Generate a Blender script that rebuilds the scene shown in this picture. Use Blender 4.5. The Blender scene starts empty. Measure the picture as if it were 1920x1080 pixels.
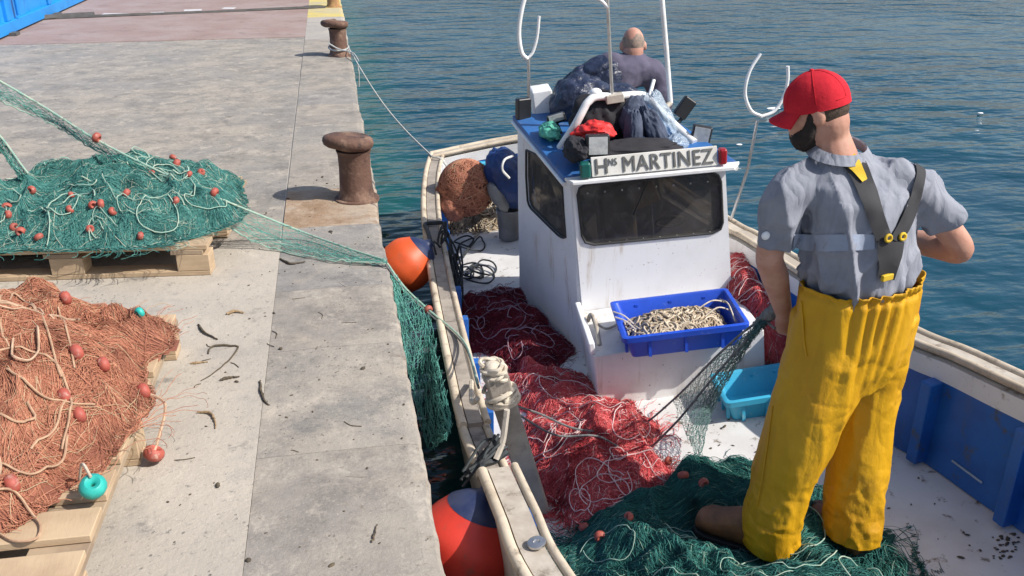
import bpy, bmesh, math, random
import numpy as np
from mathutils import Vector, Matrix
from mathutils.bvhtree import BVHTree

random.seed(7)
RNG = np.random.default_rng(7)
S = bpy.context.scene
COL = S.collection

# ------------------------------------------------------------------ camera, sky, sun, exposure
FOC = 1700.0                                   # focal length in pixels of a 1920 wide frame
PITCH = math.atan(740 / FOC)
YAW = math.atan(357 / (FOC / math.cos(PITCH)))
CAM = np.array([-0.18, 0.0, 1.6])
cd = bpy.data.cameras.new('camera')
cd.sensor_width = 36.0
cd.lens = FOC / 1920 * 36.0
cd.clip_start = 0.05
cd.clip_end = 3000
co = bpy.data.objects.new('camera', cd)
co.location = CAM
co.rotation_euler = (math.pi / 2 - PITCH, 0, -YAW)
COL.objects.link(co)
S.camera = co

SUN_EL = math.radians(46)
SUN_V = np.array([0.875, -0.484])               # horizontal direction towards the sun
SUN_V = SUN_V / np.linalg.norm(SUN_V)
SUN_ROT = math.atan2(SUN_V[0], SUN_V[1])
w = bpy.data.worlds.new('World')
S.world = w
w.use_nodes = True
nt = w.node_tree
bg = nt.nodes['Background']
sk = nt.nodes.new('ShaderNodeTexSky')
sk.sky_type = 'NISHITA'
sk.sun_disc = False
sk.sun_elevation = SUN_EL
sk.sun_rotation = SUN_ROT
sk.air_density = 1.0
sk.dust_density = 2.0
nt.links.new(sk.outputs[0], bg.inputs[0])
bg.inputs[1].default_value = 0.12
sl = bpy.data.lights.new('sun', 'SUN')
sl.energy = 4.6
sl.angle = math.radians(0.53)
sl.color = (1.0, 0.955, 0.89)
so = bpy.data.objects.new('sun', sl)
d = Vector((SUN_V[0] * math.cos(SUN_EL), SUN_V[1] * math.cos(SUN_EL), math.sin(SUN_EL)))
so.rotation_euler = d.to_track_quat('Z', 'Y').to_euler()
so.location = (6, -3, 8)
COL.objects.link(so)
S.view_settings.view_transform = 'Standard'
S.view_settings.look = 'None'
S.view_settings.gamma = 1.0
S.view_settings.use_curve_mapping = False
S.view_settings.exposure = 0.3
S.render.engine = 'CYCLES'
S.cycles.max_bounces = 8
S.cycles.transparent_max_bounces = 16

# ------------------------------------------------------------------ measuring helpers: photo pixel -> place in the world
_sp, _cp, _sy, _cy = math.sin(PITCH), math.cos(PITCH), math.sin(YAW), math.cos(YAW)
_fw = np.array([_sy * _cp, _cy * _cp, -_sp]); _rt = np.array([_cy, -_sy, 0.0]); _up = np.cross(_rt, _fw)


def ray(px, py):
    return _fw + _rt * (px - 960) / FOC - _up * (py - 540) / FOC


def atz(px, py, z):
    r = ray(px, py); return CAM + r * ((z - CAM[2]) / r[2])


def aty(px, py, y):
    r = ray(px, py); return CAM + r * ((y - CAM[1]) / r[1])


def A(*p):
    return np.array(p, float)


# ------------------------------------------------------------------ numeric noise
def _hash(ix, iy, iz, seed):
    n = (ix * 374761393 + iy * 668265263 + iz * 2147483647 + seed * 974711) & 0xFFFFFFFF
    n = ((n ^ (n >> 13)) * 1274126177) & 0xFFFFFFFF
    n = n ^ (n >> 16)
    return (n & 0xFFFF) / 65535.0


def vn(p, seed=0):
    p = np.asarray(p, float)
    i = np.floor(p).astype(np.int64); f = p - i
    f = f * f * (3 - 2 * f)
    r = 0
    for dx in (0, 1):
        for dy in (0, 1):
            for dz in (0, 1):
                wgt = (f[..., 0] if dx else 1 - f[..., 0]) * (f[..., 1] if dy else 1 - f[..., 1]) * (f[..., 2] if dz else 1 - f[..., 2])
                r = r + wgt * _hash(i[..., 0] + dx, i[..., 1] + dy, i[..., 2] + dz, seed)
    return r


def fbm(p, seed=0, octaves=3):
    p = np.asarray(p, float); r = 0; a = 0.5; t = 0
    for k in range(octaves):
        r = r + a * vn(p * 2 ** k + 17.3 * k, seed + k); t += a; a *= 0.5
    return r / t


def p3(x, y, s=1.0, z=0.0):
    return np.stack([np.asarray(x) * s, np.asarray(y) * s, np.zeros_like(np.asarray(x, float)) + z], -1)


# ------------------------------------------------------------------ materials
def nodes_mat(name):
    m = bpy.data.materials.new(name); m.use_nodes = True
    n = m.node_tree
    return m, n, n.nodes['Principled BSDF']


def mixcol(n, fac, a, b):
    x = n.nodes.new('ShaderNodeMix'); x.data_type = 'RGBA'
    for i, v in ((0, fac), (6, a), (7, b)):
        if hasattr(v, 'links') or hasattr(v, 'is_linked'):
            n.links.new(v, x.inputs[i])
        elif i == 0:
            x.inputs[i].default_value = v
        else:
            x.inputs[i].default_value = (*v, 1)
    return x.outputs[2]


def noise(n, scale, detail=4, rough=0.6, vec=None, stretch=None, rotz=0.0):
    t = n.nodes.new('ShaderNodeTexNoise')
    t.inputs['Scale'].default_value = scale; t.inputs['Detail'].default_value = detail
    t.inputs['Roughness'].default_value = rough
    if vec is None:
        g = n.nodes.new('ShaderNodeNewGeometry'); vec = g.outputs['Position']
    if stretch or rotz:
        mp = n.nodes.new('ShaderNodeMapping')
        if stretch: mp.inputs['Scale'].default_value = stretch
        mp.inputs['Rotation'].default_value = (0, 0, rotz)
        n.links.new(vec, mp.inputs[0]); vec = mp.outputs[0]
    n.links.new(vec, t.inputs['Vector'])
    return t.outputs['Fac']


def ramp(n, fac, lo, hi):
    r = n.nodes.new('ShaderNodeMapRange')
    r.inputs[1].default_value = lo; r.inputs[2].default_value = hi
    r.interpolation_type = 'SMOOTHSTEP'
    n.links.new(fac, r.inputs[0])
    return r.outputs[0]


def bump(n, b, h, strength=0.3, dist=0.01, prev=None):
    x = n.nodes.new('ShaderNodeBump')
    x.inputs['Strength'].default_value = strength; x.inputs['Distance'].default_value = dist
    n.links.new(h, x.inputs['Height'])
    if prev is not None: n.links.new(prev, x.inputs['Normal'])
    if b is not None: n.links.new(x.outputs[0], b.inputs['Normal'])
    return x.outputs[0]


def mat(name, col, rough=0.6, col2=None, scale=8, lo=0.4, hi=0.65, dirt=None, dscale=3, dlo=0.55, dhi=0.75, bmp=0.15, bscale=60, bdist=0.004,
        metal=0, stretch=None, spec=None, bstretch=None, sheen=0):
    m, n, b = nodes_mat(name)
    c2 = col2 or tuple(x * 0.75 for x in col)
    c = mixcol(n, ramp(n, noise(n, scale, 5, 0.6, stretch=stretch), lo, hi), col, c2)
    if dirt:
        c = mixcol(n, ramp(n, noise(n, dscale, 6, 0.7), dlo, dhi), c, dirt)
    n.links.new(c, b.inputs['Base Color'])
    b.inputs['Roughness'].default_value = rough
    b.inputs['Metallic'].default_value = metal
    if spec is not None: b.inputs['Specular IOR Level'].default_value = spec
    if bmp: bump(n, b, noise(n, bscale, 4, 0.6, stretch=bstretch), bmp, bdist)
    return m


def strand_mat(name, a, b_, c_=None, rough=0.7):
    m, n, b = nodes_mat(name)
    at = n.nodes.new('ShaderNodeAttribute'); at.attribute_name = 'tint'
    c = mixcol(n, at.outputs['Fac'], a, b_)
    c = mixcol(n, ramp(n, noise(n, 7, 3, .6), .5, .75), c, tuple(x * .55 for x in a))
    if c_: c = mixcol(n, ramp(n, at.outputs['Fac'], 0.92, 0.96), c, c_)
    n.links.new(c, b.inputs['Base Color'])
    b.inputs['Roughness'].default_value = rough
    b.inputs['Specular IOR Level'].default_value = 0.3
    return m


M = {}


def concrete(name, base, alt, stain, streak=0.5, seed=0.0, rough_stone=False):
    m, n, b = nodes_mat(name)
    g = n.nodes.new('ShaderNodeNewGeometry')
    mp = n.nodes.new('ShaderNodeMapping'); mp.inputs['Location'].default_value = (seed, seed * 1.7, 0)
    n.links.new(g.outputs['Position'], mp.inputs[0]); v = mp.outputs[0]
    c = mixcol(n, ramp(n, noise(n, 1.3, 6, 0.65, v), 0.38, 0.66), base, alt)
    c = mixcol(n, ramp(n, noise(n, 2.0, 6, 0.7, v, stretch=(1, 1.15, 1), rotz=0.35), 0.5, 0.72), c, stain)
    big = ramp(n, noise(n, 4.5, 8, 0.78, v, stretch=(1, 1.1, 1), rotz=-.4), 0.56, 0.70)
    c = mixcol(n, big, c, tuple(x * 0.66 for x in stain))
    pale = ramp(n, noise(n, 3.1, 8, 0.75, v, stretch=(1.1, 1, 1), rotz=.7), 0.57, 0.72)
    c = mixcol(n, pale, c, tuple(min(1, x * 1.22) for x in base))
    if rough_stone:
        c = mixcol(n, ramp(n, noise(n, 3.3, 9, .8, v, stretch=(1, 1.2, 1), rotz=.25), .44, .66), c, tuple(x * .74 for x in alt))
        c = mixcol(n, ramp(n, noise(n, 5.2, 9, .8, v, stretch=(1.1, 1, 1), rotz=-.2), .50, .68), c, tuple(min(1, x * 1.25) for x in base))
        c = mixcol(n, ramp(n, noise(n, 7.5, 8, .8, v), .60, .72), c, (.15, .115, .085))
    sp = ramp(n, noise(n, 38, 5, 0.8, v), 0.56, 0.70)
    c = mixcol(n, sp, c, tuple(x * 0.55 for x in stain))
    lt = ramp(n, noise(n, 70, 4, 0.75, v, stretch=(1, 1.6, 1)), 0.58, 0.72)
    c = mixcol(n, lt, c, tuple(min(1, x * 1.25) for x in base))
    n.links.new(c, b.inputs['Base Color'])
    b.inputs['Roughness'].default_value = 0.88
    b.inputs['Specular IOR Level'].default_value = 0.25
    vo = n.nodes.new('ShaderNodeTexVoronoi'); vo.inputs['Scale'].default_value = 42; n.links.new(v, vo.inputs['Vector'])
    pit = ramp(n, vo.outputs['Distance'], .05, .28)
    gate = ramp(n, noise(n, 6, 3, .6, v), .56, .68)
    mu = n.nodes.new('ShaderNodeMath'); mu.operation = 'MAXIMUM'; iv = n.nodes.new('ShaderNodeMath'); iv.operation = 'SUBTRACT'; iv.inputs[0].default_value = 1
    n.links.new(gate, iv.inputs[1]); n.links.new(pit, mu.inputs[0]); n.links.new(iv.outputs[0], mu.inputs[1])
    c = mixcol(n, mu.outputs[0], tuple(x * .55 for x in stain), c); n.links.new(c, b.inputs['Base Color'])
    p = bump(n, None, mu.outputs[0], 0.5, 0.006)
    p = bump(n, None, noise(n, 90, 4, 0.7, v), 0.45, 0.004, p)
    bump(n, b, noise(n, 9, 6, 0.7, v), 0.5, 0.014, p)
    return m


M['concrete'] = concrete('concrete', (.43, .385, .325), (.375, .335, .285), (.31, .285, .255), seed=3)
M['concrete_far'] = concrete('concrete_far', (.385, .35, .305), (.33, .305, .275), (.275, .26, .245), seed=11)
M['concrete_red'] = concrete('concrete_red', (.29, .205, .18), (.33, .26, .235), (.235, .17, .15), seed=23)
M['stone_grey'] = concrete('stone_grey', (.325, .29, .245), (.25, .228, .205), (.38, .325, .26), seed=31, rough_stone=True)
M['stone_beige'] = concrete('stone_beige', (.34, .30, .25), (.255, .24, .22), (.20, .18, .155), seed=47, rough_stone=True)
M['stone_grey2'] = concrete('stone_grey2', (.30, .275, .245), (.225, .215, .205), (.36, .31, .25), seed=37, rough_stone=True)
M['stone_rust'] = concrete('stone_rust', (.38, .31, .24), (.31, .20, .12), (.40, .37, .33), seed=61, rough_stone=True)
M['stone_yellow'] = concrete('stone_yellow', (.55, .44, .14), (.46, .40, .25), (.36, .33, .28), seed=71)
M['wall_stone'] = concrete('wall_stone', (.20, .19, .17), (.10, .11, .09), (.06, .08, .06), seed=5)
M['joint'] = mat('joint', (.09, .085, .08), .95)
M['rust'] = mat('rust', (.125, .066, .046), .85, (.24, .15, .105), 11, .45, .68, (.05, .03, .026), 8, .5, .66, .7, 40, .008)
M['rust_ochre'] = mat('rust_ochre', (.40, .24, .09), .85, (.28, .14, .07), 14, bmp=.4, bscale=45)
M['wood'] = mat('wood', (.50, .37, .235), .75, (.38, .27, .17), 5, .35, .7, (.27, .19, .13), 4, .58, .8, .3, 30, .003, stretch=(1, 1, 6), bstretch=(4, 1, 8))
M['wood_dark'] = mat('wood_dark', (.36, .27, .18), .8, (.26, .19, .13), 6, bmp=.3, bscale=40)
M['white_paint'] = mat('white_paint', (.78, .78, .79), .42, (.72, .72, .72), 4, .4, .7, (.55, .50, .43), 7, .66, .80, .06, 25)
M['white_worn'] = mat('white_worn', (.74, .73, .71), .5, (.66, .64, .61), 5, .4, .7, (.30, .25, .20), 9, .60, .74, .12, 40)
M['deck_white'] = mat('deck_white', (.70, .69, .67), .55, (.60, .58, .55), 4, .35, .7, (.20, .16, .12), 14, .575, .68, .2, 40)
M['blue_paint'] = mat('blue_paint', (.014, .12, .42), .42, (.012, .085, .32), 5, .35, .7, (.07, .08, .10), 9, .58, .72, .15, 35)
M['slot_daylight'] = mat('slot_daylight', (.36, .45, .55), .5, bmp=0)  # pale blue stands in for daylight coming through the slots
M['blue_roof'] = mat('blue_roof', (.028, .13, .36), .5, (.022, .10, .29), 6, .4, .7, (.12, .17, .26), 12, .55, .72, bmp=.1)
M['hull_white'] = mat('hull_white', (.6, .6, .58), .5, (.45, .45, .42), 4, dirt=(.12, .13, .09))
M['cream_rail'] = mat('cream_rail', (.60, .51, .39), .55, (.46, .38, .28), 7, .35, .65, (.20, .16, .12), 14, .54, .70, .25, 60)
M['plank_grey'] = mat('plank_grey', (.36, .315, .265), .75, (.26, .225, .19), 9, .35, .65, (.15, .125, .105), 11, .52, .70, .3, 50, .003, bstretch=(6, 1, 1))
M['plank_pale'] = mat('plank_pale', (.50, .45, .38), .65, (.38, .33, .27), 9, .35, .65, (.20, .165, .13), 12, .53, .70, .25, 50)
M['gasket'] = mat('gasket', (.02, .02, .02), .6, bmp=0)
M['tube_white'] = mat('tube_white', (.78, .78, .78), .3, (.70, .69, .67), 10, dirt=(.45, .38, .30), dscale=14, dlo=.68, dhi=.8, bmp=0)
M['steel'] = mat('steel', (.55, .55, .56), .3, (.45, .44, .43), 20, metal=.85, bmp=0)
M['black_plastic'] = mat('black_plastic', (.018, .018, .02), .4, bmp=.05)
M['lens'] = mat('lens', (.42, .43, .43), .25, (.30, .31, .32), 30, bmp=.3, bscale=120)
M['lens_green'] = mat('lens_green', (.01, .10, .085), .2, bmp=0)
M['lens_red'] = mat('lens_red', (.30, .015, .02), .2, bmp=0)
M['letter'] = mat('letter', (.10, .10, .095), .6, (.15, .15, .14), 25, bmp=0)
M['board_white'] = mat('board_white', (.72, .70, .66), .5, (.62, .60, .55), 6, dirt=(.45, .42, .36), dscale=9, bmp=.05)
M['orange_buoy'] = mat('orange_buoy', (.70, .105, .025), .5, (.58, .085, .02), 5, .35, .65, (.36, .10, .05), 13, .55, .72, bmp=.12, bscale=60)
M['red_buoy'] = mat('red_buoy', (.60, .040, .024), .48, (.48, .03, .02), 5, .35, .65, (.30, .06, .04), 13, .55, .72, bmp=.12, bscale=60)
M['navy_buoy'] = mat('navy_buoy', (.012, .022, .075), .5, (.03, .04, .09), 12, bmp=.1)
M['crate_blue'] = mat('crate_blue', (.012, .075, .55), .45, (.010, .06, .44), 6, .35, .65, (.10, .17, .50), 22, .58, .72, bmp=.12, bscale=50)
M['crate_cyan'] = mat('crate_cyan', (.045, .40, .60), .5, (.04, .33, .50), 6, .4, .7, (.22, .45, .55), 16, .56, .72, bmp=.12, bscale=50)
M['container'] = mat('container', (.012, .25, .66), .45, (.010, .20, .55), 3, bmp=.05)
M['rope_cream'] = mat('rope_cream', (.62, .55, .44), .85, (.45, .38, .29), 30, bmp=.6, bscale=260, bdist=.002)
M['rope_sand'] = mat('rope_sand', (.46, .30, .19), .85, (.34, .21, .135), 30, bmp=.6, bscale=260, bdist=.002)
M['rope_white'] = mat('rope_white', (.70, .69, .66), .8, (.52, .5, .47), 30, bmp=.5, bscale=260, bdist=.002)
M['rope_tan'] = mat('rope_tan', (.50, .34, .23), .85, (.36, .24, .16), 30, bmp=.6, bscale=240, bdist=.002)
M['rope_black'] = mat('rope_black', (.018, .020, .022), .7, (.035, .045, .05), 30, bmp=.5, bscale=240, bdist=.002)
M['rope_pale'] = mat('rope_pale', (.46, .47, .45), .85, (.33, .34, .33), 30, bmp=.5, bscale=260, bdist=.002)
M['rope_pinkish'] = mat('rope_pinkish', (.66, .52, .50), .8, (.55, .34, .33), 20, bmp=0)
M['rope_mauve'] = mat('rope_mauve', (.34, .22, .26), .8, (.22, .12, .15), 30, bmp=0)
M['rope_grey'] = mat('rope_grey', (.12, .12, .12), .8, (.20, .20, .19), 30, bmp=.5, bscale=240, bdist=.002)
M['rope_teal'] = mat('rope_teal', (.25, .40, .33), .8, (.40, .47, .37), 30, bmp=.4, bscale=240, bdist=.002)
M['float_red'] = mat('float_red', (.38, .085, .058), .6, (.28, .055, .042), 40, dirt=(.45, .26, .20), dscale=40, dlo=.52, dhi=.7, bmp=.1)
M['float_teal'] = mat('float_teal', (.03, .42, .36), .45, (.02, .34, .30), 30, bmp=.1)
M['skin'] = mat('skin', (.52, .29, .21), .55, (.44, .215, .15), 14, .35, .65, (.36, .19, .13), 60, .58, .75, bmp=.2, bscale=150)
M['skin_old'] = mat('skin_old', (.50, .27, .20), .55, (.41, .20, .145), 14, .35, .65, (.33, .20, .15), 50, .56, .72, bmp=.2, bscale=150)
M['hair'] = mat('hair', (.075, .045, .028), .8, (.03, .02, .014), 90, bmp=.6, bscale=220)
M['beard'] = mat('beard', (.022, .013, .010), .85, (.010, .008, .006), 90, bmp=.6, bscale=220)
M['grey_hair'] = mat('grey_hair', (.30, .215, .165), .8, (.19, .15, .125), 40, bmp=.5, bscale=200)
M['cap_red'] = mat('cap_red', (.56, .022, .035), .9, (.46, .016, .028), 14, bmp=.35, bscale=45, bdist=.006, spec=.2)
M['shirt_grey'] = mat('shirt_grey', (.25, .262, .305), .9, (.205, .217, .258), 9, bmp=.4, bscale=40, bdist=.006, bstretch=(1.5, 1.5, .6))
M['shirt_band'] = mat('shirt_band', (.30, .345, .44), .8, (.27, .31, .40), 12, bmp=.3, bscale=26, bdist=.01)
M['shirt_dusk'] = mat('shirt_dusk', (.095, .085, .13), .9, (.07, .064, .10), 9, bmp=.4, bscale=20, bdist=.014)
M['navy_cloth'] = mat('navy_cloth', (.016, .022, .048), .38, (.028, .038, .075), 12, bmp=.8, bscale=18, bdist=.02)
M['oilskin'] = mat('oilskin', (.57, .305, .006), .55, (.49, .245, .005), 5, .35, .7, (.36, .19, .015), 8, .55, .78, .45, 30, .008, bstretch=(1.2, 1.2, .7), spec=.35)
M['brace_black'] = mat('brace_black', (.028, .028, .032), .8, bmp=.2, bscale=300)
M['brace_yellow'] = mat('brace_yellow', (.70, .46, .02), .7, bmp=.2, bscale=300)
M['boot'] = mat('boot', (.235, .10, .042), .55, (.14, .058, .028), 14, .35, .65, (.09, .05, .03), 22, .55, .7, .4, 50, .006)
M['orange_lining'] = mat('orange_lining', (.42, .10, .01), .7, bmp=.2)
M['jacket_red'] = mat('jacket_red', (.62, .025, .022), .6, (.5, .02, .02), 12, bmp=.4, bscale=30)
M['denim'] = mat('denim', (.045, .06, .10), .85, (.07, .085, .13), 12, bmp=.5, bscale=26, bdist=.012)
M['dark_cloth'] = mat('dark_cloth', (.018, .017, .022), .85, bmp=.5, bscale=26)
M['green_cloth'] = mat('green_cloth', (.10, .42, .30), .7, (.06, .3, .22), 14, bmp=.4, bscale=30)
M['blue_tarp'] = mat('blue_tarp', (.014, .045, .17), .5, (.010, .03, .11), 7, bmp=.5, bscale=16, bdist=.015)
M['grey_plastic'] = mat('grey_plastic', (.20, .20, .20), .5, (.15, .15, .15), 8, bmp=.1)
M['foam'] = mat('foam', (.85, .86, .86), .6, bmp=.2)
M['weed'] = mat('weed', (.10, .075, .045), .85, (.055, .045, .035), 40, bmp=.3)
M['weed_tan'] = mat('weed_tan', (.32, .22, .12), .85, (.22, .15, .09), 40, bmp=.3)
M['cabin_dark'] = mat('cabin_dark', (.22, .20, .17), .8, bmp=.1)
M['seat_beige'] = mat('seat_beige', (.62, .50, .34), .7, bmp=.1)
M['paint_line'] = mat('paint_line', (.62, .61, .6), .8, (.5, .49, .48), 20, bmp=.2)
M['shore'] = mat('shore', (.15, .155, .15), .9, (.07, .085, .075), .08, bmp=0)

# nets: strand colours and the darker mass underneath
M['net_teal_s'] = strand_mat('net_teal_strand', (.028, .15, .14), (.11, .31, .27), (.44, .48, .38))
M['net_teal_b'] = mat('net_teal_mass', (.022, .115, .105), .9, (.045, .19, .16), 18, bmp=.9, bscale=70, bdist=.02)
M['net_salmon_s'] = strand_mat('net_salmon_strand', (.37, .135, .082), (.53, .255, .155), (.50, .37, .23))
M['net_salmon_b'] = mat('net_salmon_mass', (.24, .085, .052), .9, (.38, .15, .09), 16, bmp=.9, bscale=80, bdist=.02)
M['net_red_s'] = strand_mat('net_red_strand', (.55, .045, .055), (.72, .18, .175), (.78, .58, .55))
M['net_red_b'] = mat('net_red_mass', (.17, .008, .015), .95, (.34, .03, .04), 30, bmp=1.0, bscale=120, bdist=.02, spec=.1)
M['net_red_shaded_s'] = strand_mat('net_red_shaded_strand', (.16, .010, .020), (.28, .035, .05), (.40, .26, .30))  # the red net again, colour darkened for the wheelhouse shade
M['net_red_shaded_b'] = mat('net_red_shaded_mass', (.15, .008, .016), .8, (.20, .012, .025), 20, bmp=.9, bscale=70, bdist=.02)
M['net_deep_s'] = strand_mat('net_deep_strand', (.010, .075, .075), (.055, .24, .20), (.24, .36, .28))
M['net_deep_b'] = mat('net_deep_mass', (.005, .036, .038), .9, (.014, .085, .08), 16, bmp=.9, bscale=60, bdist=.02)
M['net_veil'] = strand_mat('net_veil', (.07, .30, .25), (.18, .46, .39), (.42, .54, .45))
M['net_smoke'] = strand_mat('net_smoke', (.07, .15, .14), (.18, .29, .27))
M['rope_pile_s'] = strand_mat('rope_pile_strand', (.30, .22, .14), (.66, .57, .44), (.10, .075, .05))

def streaks(m_, col, sc=9.0, lo=.58, hi=.75):
    n_ = m_.node_tree; b_ = n_.nodes['Principled BSDF']
    src = b_.inputs['Base Color'].links[0].from_socket
    f_ = ramp(n_, noise(n_, sc, 5, .7, stretch=(1, 1, .10)), lo, hi)
    g_ = ramp(n_, noise(n_, 2.5, 4, .6), .40, .65)
    mu = n_.nodes.new('ShaderNodeMath'); mu.operation = 'MULTIPLY'
    n_.links.new(f_, mu.inputs[0]); n_.links.new(g_, mu.inputs[1])
    c_ = mixcol(n_, mu.outputs[0], src, col)
    sp_ = ramp(n_, noise(n_, 70, 3, .7), .67, .72)
    c_ = mixcol(n_, sp_, c_, tuple(x * .6 for x in col))
    n_.links.new(c_, b_.inputs['Base Color'])
def creases(m_, sc, st, dist, stretch=None):
    n_ = m_.node_tree; b_ = n_.nodes['Principled BSDF']
    prev = b_.inputs['Normal'].links[0].from_socket if b_.inputs['Normal'].links else None
    for k_, rz in ((1.0, .7), (1.6, -.5)):
        f_ = noise(n_, sc * k_, 2, .5, stretch=stretch, rotz=rz)
        su = n_.nodes.new('ShaderNodeMath'); su.operation = 'SUBTRACT'; su.inputs[1].default_value = .5; n_.links.new(f_, su.inputs[0])
        ab = n_.nodes.new('ShaderNodeMath'); ab.operation = 'ABSOLUTE'; n_.links.new(su.outputs[0], ab.inputs[0])
        r_ = n_.nodes.new('ShaderNodeMapRange'); r_.inputs[1].default_value = 0; r_.inputs[2].default_value = .10; n_.links.new(ab.outputs[0], r_.inputs[0])
        prev = bump(n_, b_, r_.outputs[0], st, dist, prev)
creases(M['oilskin'], 4, .14, .016, (1.6, 1.6, .45))
creases(M['shirt_grey'], 5, .26, .016, (1.7, 1.7, .4))
streaks(M['white_paint'], (.46, .37, .27), 10, .55, .72)
streaks(M['white_worn'], (.36, .28, .20), 12, .52, .70)
streaks(M['blue_paint'], (.09, .12, .18), 10, .52, .70)
streaks(M['hull_white'], (.25, .2, .15))
# window glass: tinted, see-through, glossy
m, n, b = nodes_mat('tinted_glass')
b.inputs['Base Color'].default_value = (.15, .145, .145, 1)
b.inputs['Roughness'].default_value = .06
tr = n.nodes.new('ShaderNodeBsdfTransparent'); tr.inputs[0].default_value = (.62, .60, .57, 1)
mx = n.nodes.new('ShaderNodeMixShader')
sc_ = ramp(n, noise(n, 22, 5, .7), .45, .75)
mm = n.nodes.new('ShaderNodeMath'); mm.operation = 'MULTIPLY_ADD'
mm.inputs[1].default_value = .25; mm.inputs[2].default_value = .28
n.links.new(sc_, mm.inputs[0]); n.links.new(mm.outputs[0], mx.inputs[0])
n.links.new(tr.outputs[0], mx.inputs[1]); n.links.new(b.outputs[0], mx.inputs[2])
n.links.new(mx.outputs[0], n.nodes['Material Output'].inputs[0])
M['glass'] = m
m, n, b = nodes_mat('clear_film')
b.inputs['Base Color'].default_value = (.45, .55, .65, 1); b.inputs['Roughness'].default_value = .15
tr = n.nodes.new('ShaderNodeBsdfTransparent'); mx = n.nodes.new('ShaderNodeMixShader'); mx.inputs[0].default_value = .5
n.links.new(tr.outputs[0], mx.inputs[1]); n.links.new(b.outputs[0], mx.inputs[2])
n.links.new(mx.outputs[0], n.nodes['Material Output'].inputs[0])
bump(n, b, noise(n, 25, 4, .6), .8, .02)
M['film'] = m
# sea water
m, n, b = nodes_mat('sea_water')
c = mixcol(n, ramp(n, noise(n, .5, 3, .5), .35, .7), (.004, .043, .070), (.007, .054, .082))
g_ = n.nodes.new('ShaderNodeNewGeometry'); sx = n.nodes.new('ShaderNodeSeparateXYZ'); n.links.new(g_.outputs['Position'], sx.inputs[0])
c = mixcol(n, ramp(n, sx.outputs[0], .15, .85), (.008, .070, .070), c)      # murky green by the quay wall, brightened to lift the shaded gap
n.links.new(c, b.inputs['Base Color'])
b.inputs['Roughness'].default_value = .04
b.inputs['IOR'].default_value = 1.33
h1 = noise(n, 1.35, 3, .5, stretch=(.8, 1.5, 1), rotz=-.3)
h2 = noise(n, 6.5, 3, .55, stretch=(.7, 1.5, 1), rotz=.2)
h3 = noise(n, .5, 2, .5)
big = ramp(n, noise(n, .22, 3, .5), .3, .7)
mm = n.nodes.new('ShaderNodeMath'); mm.operation = 'MULTIPLY_ADD'; mm.inputs[1].default_value = .65; mm.inputs[2].default_value = .35
n.links.new(big, mm.inputs[0])
m3 = n.nodes.new('ShaderNodeMath'); m3.operation = 'MULTIPLY'; n.links.new(mm.outputs[0], m3.inputs[0]); n.links.new(h1, m3.inputs[1])
p = bump(n, None, m3.outputs[0], .9, .26)
p = bump(n, None, h2, .35, .035, p)
bump(n, b, h3, .3, .3, p)
M['water'] = m

# ------------------------------------------------------------------ object helpers
def link(o, parent=None):
    COL.objects.link(o)
    if parent is not None:
        o.parent = parent
        if parent.type == 'EMPTY' and parent.parent is None:
            o.location = -Vector(parent.location)
    return o


def tag(o, label=None, cat=None, group=None, kind=None):
    if label: o['label'] = label
    if cat: o['category'] = cat
    if group: o['group'] = group
    if kind: o['kind'] = kind
    return o


def thing(name, label, cat, loc, group=None):
    o = bpy.data.objects.new(name, None); o.location = [float(x) for x in loc]
    o.empty_display_size = .1
    COL.objects.link(o)
    return tag(o, label, cat, group)


def mesh_obj(name, v, f, material, parent=None, smooth=True, tint=None):
    me = bpy.data.meshes.new(name)
    v = np.asarray(v, float).reshape(-1, 3)
    if isinstance(f, np.ndarray):
        k = f.shape[1]; nf = f.shape[0]
        me.vertices.add(len(v)); me.vertices.foreach_set('co', v.ravel())
        me.loops.add(nf * k); me.loops.foreach_set('vertex_index', f.ravel().astype(np.int32))
        me.polygons.add(nf); me.polygons.foreach_set('loop_start', np.arange(0, nf * k, k, dtype=np.int32))
        me.update(calc_edges=True); me.validate()
    else:
        me.from_pydata([tuple(x) for x in v], [], [tuple(x) for x in f]); me.update()
    if smooth:
        me.polygons.foreach_set('use_smooth', np.ones(len(me.polygons), bool))
    if tint is not None:
        a = me.attributes.new('tint', 'FLOAT', 'POINT'); a.data.foreach_set('value', np.asarray(tint, np.float32))
    me.materials.append(material)
    o = bpy.data.objects.new(name, me)
    return link(o, parent)


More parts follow.
